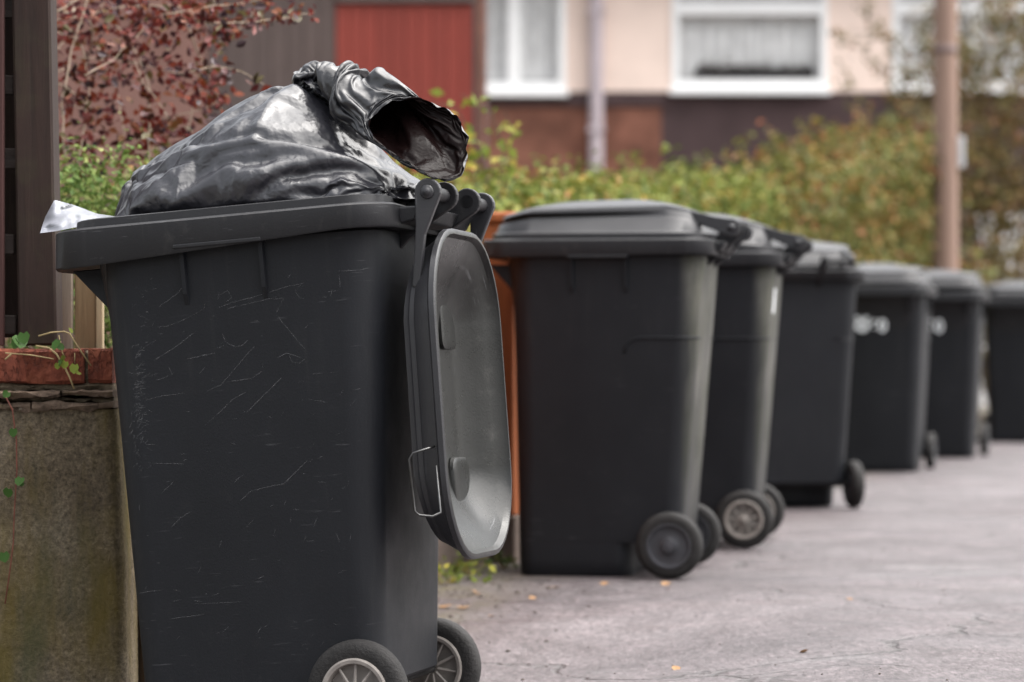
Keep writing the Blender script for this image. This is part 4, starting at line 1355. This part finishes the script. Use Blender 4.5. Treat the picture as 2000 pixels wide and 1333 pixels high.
for pts, w, a, sd in [
    ([(580, 142), (555, 170), (520, 215), (500, 265), (496, 300)], 16, .014, .35), ([(560, 150), (530, 190), (512, 235), (505, 280)], 9, .007, .6),
    ([(500, 292), (520, 300), (540, 320), (545, 330)], 10, .010, .5), ([(500, 292), (480, 300), (430, 318), (380, 330)], 12, .009, .3), ([(515, 275), (560, 290), (600, 310), (628, 350)], 14, .010, .3),
    ([(545, 318), (590, 345), (640, 382)], 8, .012, .25), ([(430, 340), (480, 350), (530, 375), (580, 392)], 9, .013, .3), ([(500, 350), (540, 365), (575, 385)], 8, .010, .3), ([(330, 360), (400, 352), (470, 362), (540, 385)], 9, .009, .4),
    ([(320, 335), (270, 350), (240, 352)], 9, .009, .4), ([(320, 335), (290, 362), (255, 378)], 8, .009, .5), ([(320, 335), (318, 368), (330, 400)], 8, .009, .5), ([(320, 335), (350, 358), (375, 395)], 8, .009, .5),
    ([(320, 335), (360, 330), (420, 330)], 10, .008, .4), ([(320, 335), (345, 312), (400, 290)], 10, .006, .5), ([(300, 345), (262, 330)], 8, .006, .5), ([(420, 330), (460, 330), (520, 340)], 10, .008, .3),
    ([(600, 175), (640, 215), (690, 262), (720, 290)], 12, .014, .35), ([(640, 235), (665, 262), (690, 290)], 9, .007, .6), ([(610, 300), (640, 320), (668, 336)], 10, .010, .4), ([(668, 336), (655, 300), (650, 265)], 9, .007, .5),
    ([(690, 320), (730, 340), (790, 345), (820, 340)], 9, .014, .4), ([(640, 345), (670, 380)], 12, .012, .4), ([(700, 365), (760, 372), (810, 360)], 8, .012, .5), ([(680, 300), (710, 325), (760, 335)], 8, .010, .5),
    ([(440, 222), (420, 262), (395, 300)], 12, .006, .6), ([(480, 195), (470, 250), (450, 300)], 12, .006, .4), ([(350, 275), (420, 268), (500, 272)], 14, .005, .5), ([(300, 305), (330, 330)], 8, .006, .5),
    ([(235, 372), (300, 385), (380, 392)], 10, .008, .4), ([(590, 240), (620, 250), (640, 285)], 12, .007, .5)]:
    stroke(pts, w * 1.15, a * 1.1, sd)
# The film is settled as cloth: a slack skin falls over lumpy rubbish, then the creases are pressed in.
def lump_at(p):
    q = Vector(p)
    return .022 * (.55 - mnoise.voronoi(q * 7.0)[0][0]) + mnoise.noise(q * 8) * .016 + mnoise.noise(q * 17 + Vector((0, 5, 0))) * .008
def temp_mesh(name, P, f_):
    me_ = bpy.data.meshes.new(name); me_.from_pydata([tuple(p) for p in P], [], f_)
    o_ = bpy.data.objects.new(name, me_); COL.objects.link(o_); return o_
def grid_faces(nu, nv, wrap=False):
    return [(i * nv + j, (i + 1) * nv + j, (i + 1) * nv + (j + 1) % nv, i * nv + (j + 1) % nv) for i in range(nu - 1) for j in range(nv if wrap else nv - 1)]
def settle(o_, pins, frames, bend, slack, mass, selfcol=False, quality=8):
    for w, idx in pins:
        vg = o_.vertex_groups.get('pin') or o_.vertex_groups.new(name='pin')
        vg.add(idx, w, 'ADD')
    c = o_.modifiers.new('cloth', 'CLOTH'); q = c.settings
    q.quality = quality; q.mass = mass
    q.tension_stiffness = 25; q.compression_stiffness = 25; q.shear_stiffness = 12; q.bending_stiffness = bend
    q.tension_damping = 8; q.compression_damping = 8; q.shear_damping = 8; q.bending_damping = .3; q.air_damping = 2.0
    q.vertex_group_mass = 'pin'; q.pin_stiffness = 1; q.shrink_min = -slack; q.bending_model = 'ANGULAR'
    c.collision_settings.collision_quality = 3; c.collision_settings.distance_min = .003
    c.collision_settings.use_self_collision = selfcol; c.collision_settings.self_distance_min = .0025
    c.point_cache.frame_start = 1; c.point_cache.frame_end = frames + 2
    for f_ in range(1, frames + 1): scene.frame_set(f_)
    ev = o_.evaluated_get(bpy.context.evaluated_depsgraph_get())
    me_ = ev.to_mesh()
    A = np.zeros(len(me_.vertices) * 3, np.float32); me_.vertices.foreach_get('co', A)
    ev.to_mesh_clear()
    o_.modifiers.clear()
    scene.frame_set(1)
    return A.reshape(-1, 3).astype(float)
# only the bag takes part while it settles
_others = [c for c in COL.objects if c.type in {'MESH', 'EMPTY'}]
_park = bpy.data.collections.new('parked')
for c in _others: COL.objects.unlink(c); _park.objects.link(c)
edge = np.clip(np.minimum(np.arange(NU), NU - 1 - np.arange(NU)) / 5, 0, 1)[:, None]
disp = blur(blur(disp, 1, 0), 1, 1)
cu, cv_ = np.arange(0, NU, 1), np.arange(0, NV, 1)
lump = np.array([[lump_at(Pb[i, j]) for j in cv_] for i in cu])
rubbish = temp_mesh('rubbish', (Pb[np.ix_(cu, cv_)] + Nn[np.ix_(cu, cv_)] * (lump - .016)[:, :, None]).reshape(-1, 3), grid_faces(len(cu), len(cv_)))
rubbish.modifiers.new('collision', 'COLLISION'); rubbish.collision.thickness_outer = .004; rubbish.collision.cloth_friction = 8
skin = temp_mesh('skin', (Pb + Nn * .006).reshape(-1, 3), grid_faces(NU, NV))
Pd = settle(skin, [(1.0, [i * NV + j for i in range(NU) for j in range(NV) if j < 2 or j >= NV - 2 or i < 1 or i >= NU - 1])], 34, .02, .12, .06).reshape(NU, NV, 3)
bpy.data.objects.remove(skin); bpy.data.objects.remove(rubbish)
Nd = normals(Pd)
if Nd[NU // 2, NV // 2, 2] < 0: Nd = -Nd
Pd = Pd + Nd * (disp * edge * .65)[:, :, None]
body_faces = grid_faces(NU, NV) + [(i * NV, i * NV + NV - 1, (i + 1) * NV + NV - 1, (i + 1) * NV) for i in range(NU - 1)]

# the loose neck: gathered film that widens into an open mouth turned to the road
NS, NP = 56, 100
ctrl = [((590, 150), .02, .026, .040), ((626, 168), .00, .046, .052), ((664, 194), -.04, .058, .060), ((708, 224), -.09, .066, .066), ((758, 256), -.14, .070, .070), ((806, 280), -.185, .082, .076), ((836, 302), -.235, .100, .075)]
cp = [Vector((bx_(p[0], y), y, bz_(*p))) for p, y, a, b_ in ctrl]
ts = np.linspace(0, 1, len(cp)); tq = np.linspace(0, 1, NS)
cxs = np.array([[np.interp(q, ts, [c[k] for c in cp]) for k in range(3)] for q in tq])
for k in range(3):
    cxs[:, k] = np.convolve(np.pad(cxs[:, k], 5, mode='edge'), np.ones(11) / 11, 'valid')
ra = np.interp(tq, ts, [c[2] for c in ctrl]); rb = np.interp(tq, ts, [c[3] for c in ctrl])
nv_, nf_ = [], []
tan = np.gradient(cxs, axis=0)
mouth_dir = Vector((.50, -.80, .30)).normalized()
for i in range(NS):
    d = Vector(tan[i]).normalized()
    d = d.lerp(mouth_dir, smooth(.6, 1.0, tq[i])).normalized()
    # u along the mouth's long axis (down to the right), w across it
    u_ = Vector((.80, 0, -.60)); u_ = (u_ - d * u_.dot(d))
    if u_.length < .35: u_ = Vector((0, -1, 0)) - d * Vector((0, -1, 0)).dot(d)
    u_.normalize()
    if tq[i] < .6:
        alt = Vector((0, -1, 0)); alt = (alt - d * alt.dot(d)).normalized()
        u_ = alt.lerp(u_, smooth(.25, .6, tq[i])).normalized()
    w_ = d.cross(u_).normalized()
    for k in range(NP):
        ph = 2 * math.pi * k / NP
        g = 1 - smooth(.45, 1.0, tq[i])
        fold = 1 + g * (.20 * math.cos(5 * ph + 2.2 * tq[i] * 3) + .08 * math.cos(9 * ph + 1.3)) + .06 * math.cos(3 * ph + 1 + 2 * tq[i]) \
            + .08 * mnoise.noise(Vector((math.cos(ph) * 2.2, math.sin(ph) * 2.2, tq[i] * 6))) + .05 * mnoise.noise(Vector((math.cos(ph) * 6, math.sin(ph) * 6, tq[i] * 9)))
        p = Vector(cxs[i]) + u_ * math.cos(ph) * ra[i] * fold + w_ * math.sin(ph) * rb[i] * fold
        if i == NS - 1:
            p += d * .012 * mnoise.noise(Vector((math.cos(ph) * 5, math.sin(ph) * 5, 3)))
        nv_.append(p)
# the mouth's own outline: a slack D with a straight lower lip
mo_ = [(722, 276, -.17), (748, 238, -.155), (796, 204, -.12), (858, 205, -.09), (910, 230, -.08), (932, 284, -.10), (922, 335, -.14), (898, 378, -.185), (858, 374, -.225), (802, 338, -.225), (758, 306, -.20)]
mo_ = [Vector((bx_(a, y), y, bz_(a, b_))) for a, b_, y in mo_]
ml = [0.0]
for i in range(len(mo_)): ml.append(ml[-1] + (mo_[(i + 1) % len(mo_)] - mo_[i]).length)
def mouth_pt(f_):
    f_ = (f_ % 1.0) * ml[-1]
    for i in range(len(mo_)):
        if f_ <= ml[i + 1] + 1e-9:
            return mo_[i].lerp(mo_[(i + 1) % len(mo_)], (f_ - ml[i]) / (ml[i + 1] - ml[i]))
best = None
last = nv_[-NP:]
for sgn in (1, -1):
    for sh in range(0, NP, 2):
        c = sum((last[k] - mouth_pt((sgn * k + sh) / NP)).length_squared for k in range(0, NP, 6))
        if best is None or c < best[0]: best = (c, sgn, sh)
MR = [mouth_pt((best[1] * k + best[2]) / NP) for k in range(NP)]
for _ in range(5): MR = [(MR[k - 1] + MR[k] * 2 + MR[(k + 1) % NP]) / 4 for k in range(NP)]
for i in range(NS):
    w = smooth(.35, 1.0, tq[i])
    back = Vector((-.05, .10, .01)) * (1 - tq[i]) * 1.6
    for k in range(NP):
        nv_[i * NP + k] = nv_[i * NP + k].lerp(MR[k] + back, w)
for i in range(NS - 1):
    for k in range(NP):
        k2 = (k + 1) % NP
        nf_.append((i * NP + k, i * NP + k2, (i + 1) * NP + k2, (i + 1) * NP + k))
flank = temp_mesh('flank', Pd.reshape(-1, 3), grid_faces(NU, NV))
flank.modifiers.new('collision', 'COLLISION'); flank.collision.thickness_outer = .003
slack_neck = temp_mesh('slack_neck', nv_, nf_)
Pn = settle(slack_neck, [(1.0, list(range(5 * NP))), (.9, [(NS - 1) * NP + k for k in range(0, NP, 6)])], 12, .025, .030, .05, True)
bpy.data.objects.remove(slack_neck); bpy.data.objects.remove(flank)
for c in _others: _park.objects.unlink(c); COL.objects.link(c)
bpy.data.collections.remove(_park)
nf_.append(tuple(range(NP))[::-1])
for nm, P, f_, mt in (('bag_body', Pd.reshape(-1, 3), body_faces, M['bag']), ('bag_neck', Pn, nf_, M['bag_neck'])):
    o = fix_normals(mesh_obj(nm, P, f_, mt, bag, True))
    ms_ = o.modifiers.new('smooth', 'SUBSURF'); ms_.levels = 1; ms_.render_levels = 1
# folded tail of film standing up at the crest
def crumpled(name, quad, nu, nv__, amp, mat_, parent, yfun, thick=0):
    v_, f_ = [], []
    for i in range(nu + 1):
        for j in range(nv__ + 1):
            a, b_ = i / nu, j / nv__
            q = [(1 - a) * (1 - b_), a * (1 - b_), a * b_, (1 - a) * b_]
            px = sum(w * p[0] for w, p in zip(q, quad)); py = sum(w * p[1] for w, p in zip(q, quad)); yy = sum(w * p[2] for w, p in zip(q, quad))
            n1 = mnoise.noise(Vector((px * .06, py * .06, 1.7))); n2 = mnoise.noise(Vector((px * .15, py * .15, 5.1)))
            v_.append((bx_(px, yy), yy + amp * (abs(n1) * 2 + .4 * n2), bz_(px, py) + amp * .25 * n2))
    for i in range(nu):
        for j in range(nv__):
            f_.append((i * (nv__ + 1) + j, (i + 1) * (nv__ + 1) + j, (i + 1) * (nv__ + 1) + j + 1, i * (nv__ + 1) + j + 1))
    return mesh_obj(name, v_, f_, mat_, parent, True)
crumpled('film_flap', [(582, 138, -.02), (590, 124, .01), (630, 130, .0), (655, 205, -.10)], 26, 18, .02, M['bag'], bag, None)
crumpled('film_flap', [(626, 132, .00), (640, 140, .03), (662, 158, .02), (690, 235, -.14)], 26, 18, .02, M['bag'], bag, None)

# ------------------------------------------------------------------ torn clear plastic at the bin's front lip
ps = empty('plastic_sheet', at(150, 440, 5.75), (0, 0, 0), 'crumpled clear plastic sheet sticking out over the front lip of the open bin', 'plastic sheet')
PO = ps.location
quad = [(78, 456), (104, 390), (150, 398), (245, 432)]
v_, f_ = [], []
nu, nw = 34, 16
bot = [(78, 456), (110, 452), (160, 442), (205, 432), (245, 430)]
tpp = [(88, 425), (106, 391), (142, 400), (190, 418), (245, 426)]
for i in range(nu + 1):
    a = i / nu
    b0 = (np.interp(a, np.linspace(0, 1, 5), [p[0] for p in bot]), np.interp(a, np.linspace(0, 1, 5), [p[1] for p in bot]))
    b1 = (np.interp(a, np.linspace(0, 1, 5), [p[0] for p in tpp]), np.interp(a, np.linspace(0, 1, 5), [p[1] for p in tpp]))
    for j in range(nw + 1):
        f_j = j / nw
        px = b0[0] + (b1[0] - b0[0]) * f_j; py = b0[1] + (b1[1] - b0[1]) * f_j
        y = 5.70 + .12 * f_j + .030 * abs(mnoise.noise(Vector((px * .022, py * .05, 2)))) * 2 + .012 * abs(mnoise.noise(Vector((px * .05, py * .03, 7))))
        v_.append(at(px, py, y) - PO)
f_ = [(i * (nw + 1) + j, (i + 1) * (nw + 1) + j, (i + 1) * (nw + 1) + j + 1, i * (nw + 1) + j + 1) for i in range(nu) for j in range(nw)]
mesh_obj('sheet', v_, f_, M['sheet'], ps, True)

# ------------------------------------------------------------------ climbers on the wall
def leaf_obj(parent, name, pos, size, rot, mat_, kind='heart'):
    if kind == 'heart':
        sh = [(0, -.5, 0), (.30, -.28, .05), (.46, .08, .06), (.30, .42, .03), (.06, .30, -.02), (-.18, .44, .03), (-.46, .10, .06), (-.34, -.26, .05), (0, 0, -.04)]
    v_ = sh; n_ = len(sh) - 1
    f_ = [(i, (i + 1) % n_, n_) for i in range(n_)]
    o = mesh_obj(name, v_, f_, mat_, parent, True)
    o.location = pos; o.scale = (size,) * 3; o.rotation_euler = rot
    return o
v1 = empty('creeper', at(30, 700, 5.98), (0, 0, 0), 'thin red creeper stem hanging down the concrete with a few green leaves', 'creeper')
def creep(e, pts, Z, rad, mat_):
    W = [at(x, y, Z) - e.location for x, y in pts]
    MB().tube(W, rad, 6).build('stem', mat_, e, True)
creep(v1, [(8, 770), (24, 800), (32, 860), (33, 920), (28, 1000), (26, 1060), (20, 1110), (10, 1180)], 5.975, .0016, M['vine_stem'])
for px, py, s in ((26, 845, .022), (38, 940, .024), (16, 962, .026), (8, 1088, .026), (12, 770, .02), (42, 946, .012)):
    leaf_obj(v1, 'leaf', at(px, py, 5.965) - v1.location, s, (R(80) + random.gauss(0, .3), random.gauss(0, .4), random.uniform(-.6, .6)), M['ivy_leaf'])
v2 = empty('bindweed', at(120, 700, 5.97), (0, 0, 0), 'straggling dry bindweed stems with small green leaves across the top brick', 'weed')
for pts, rad in (([(75, 657), (100, 650), (125, 648), (136, 652), (150, 675), (178, 715)], .0016), ([(70, 676), (95, 680), (110, 692), (125, 715), (135, 735), (145, 760)], .0020),
                 ([(10, 690), (60, 694), (105, 702)], .0014), ([(10, 703), (22, 692)], .002), ([(115, 655), (122, 690), (128, 700)], .0014), ([(146, 690), (146, 710)], .001)):
    creep(v2, pts, 5.985, rad, M['straw'])
for px, py, s in ((38, 668, .040), (30, 672, .026), (46, 660, .03), (110, 673, .030), (118, 678, .02), (118, 708, .018), (145, 720, .024), (126, 712, .02), (138, 646, .016), (112, 715, .016), (152, 728, .018), (122, 700, .016)):
    leaf_obj(v2, 'leaf', at(px, py, 5.97) - v2.location, s, (R(75) + random.gauss(0, .4), random.gauss(0, .5), random.uniform(-1.2, 1.2)), M['ivy_leaf'] if px < 60 else random.choice((M['ivy_leaf'], M['fresh_leaf'])))

# ------------------------------------------------------------------ weeds, litter and loose grit on the ground
def on_ground(px, py):
    """road point seen at (px, py)"""
    d = (at(px, py, 1.0) - CAMP)
    y = 5.0
    for _ in range(60):
        p = CAMP + d * y
        y += (p.z - ground_z(p.x, p.y)) / max(1e-4, -d.z) * .7
    p = CAMP + d * y
    return Vector((p.x, p.y, ground_z(p.x, p.y)))
def weed(px, py, label, n_, hgt, spread):
    g0 = on_ground(px, py)
    e = empty('weed_clump', g0, (0, 0, R(random.uniform(0, 360))), label, 'weed', 'weeds along the foot of the fence')
    P = np.stack([rng.normal(0, spread, n_), rng.normal(0, spread * .5, n_), np.abs(rng.normal(0, hgt * .5, n_)) + .006], 1)
    leaf_mesh('leaves', P, rng.normal(0, .5, (n_, 3)) + np.array([0, 0, 1]), rng.uniform(.016, .034, n_), M['fresh_leaf'] if n_ > 40 else M['box_leaf'], e, .6)
    st = MB()
    for _ in range(10):
        c = P[rng.integers(n_)]
        st.tube([(c[0] * .3, c[1] * .3, -.005), (c[0] * .8, c[1] * .8, c[2] * .6), tuple(c)], [.0016, .0013, .0008], 5)
    st.build('stems', M['straw'], e)
weed(868, 1140, 'low pale green weeds at the fence foot just past the open bin', 60, .045, .06)
weed(918, 1122, 'taller weed with pale leaves below the hanging bin lid', 46, .06, .035)
weed(990, 1112, 'small dark green weed at the foot of the orange post', 34, .05, .03)

spots = [(1085, 1150, 'pinkish fallen leaf on the road in front of the arched lid bin', .030), (1300, 1143, 'pale fallen leaf just below the dark hubbed wheel', .030), (1305, 1152, 'small pale leaf scrap below the dark hubbed wheel', .016),
         (870, 1188, 'orange brown leaf by the wheel of the open bin', .040), (905, 1190, 'curled brown leaf a little past the open bin wheel', .040), (1040, 1170, 'faded leaf on the dark strip of road', .024),
         (1570, 1275, 'small tan leaf on the pale road patch', .022), (1320, 1308, 'tan leaf scrap near the lower edge of the road', .024), (1660, 1172, 'yellowish leaf out on the open road', .018), (860, 1232, 'dry stick shaped leaf against the open bin wheel', .045),
         (930, 1160, 'dull brown leaf lying between the weeds and the road', .030), (960, 1205, 'small brown leaf on the mossy road edge', .022), (1180, 1142, 'thin brown leaf against the base of the arched lid bin', .026)]
for px, py, lab, s in spots:
    p = on_ground(px, py)
    o = leaf_obj(None, 'fallen_leaf', p + Vector((0, 0, s * .12)), s, (random.gauss(0, .25), random.gauss(0, .25), random.uniform(0, 6.3)), M['dry_leaf'])
    tag(o, lab, 'leaf', 'leaves fallen on the road')
p = on_ground(1680, 921)
bm = bmesh.new(); bmesh.ops.create_icosphere(bm, subdivisions=2, radius=.036)
for v in bm.verts: v.co *= 1 + .28 * mnoise.noise(v.co * 60)
me = bpy.data.meshes.new('paper_scrap'); bm.to_mesh(me); bm.free(); me.materials.append(M['scrap'])
o = bpy.data.objects.new('paper_scrap', me); COL.objects.link(o); o.location = p + Vector((0, 0, .028))
tag(o, 'crumpled pale paper scrap on the ground beside the bin with the longer number', 'litter')

# loose grit: many tiny stones, one mass
gm = MB()
for _ in range(1500):
    k_near = False
    if random.random() < .75:
        s_ = random.uniform(.2, 4.5); p = bl(s_, .03 + abs(random.gauss(0, .22)))
        x, y = p.x, p.y; k_near = True
    else:
        y = random.uniform(5.4, 9.5); x = random.uniform(-.4, 2.0)
    r = abs(random.gauss(0, .0014)) + .0009
    if k_near: r *= random.choice((1, 1, 1.6, 2.4))
    z = ground_z(x, y)
    v = [(x + r * random.uniform(.6, 1.3), y, z + r * .3), (x, y + r * random.uniform(.6, 1.3), z + r * .3), (x - r, y, z + r * .2), (x, y - r, z + r * .3), (x, y, z + r * random.uniform(.7, 1.2)), (x, y, z - r * .4)]
    gm.add(v, [(0, 1, 4), (1, 2, 4), (2, 3, 4), (3, 0, 4), (1, 0, 5), (2, 1, 5), (3, 2, 5), (0, 3, 5)])
tag(gm.build('grit', simple('loose grit', (0.075, 0.062, 0.055), .9, .2, .9, 9)), kind='stuff')
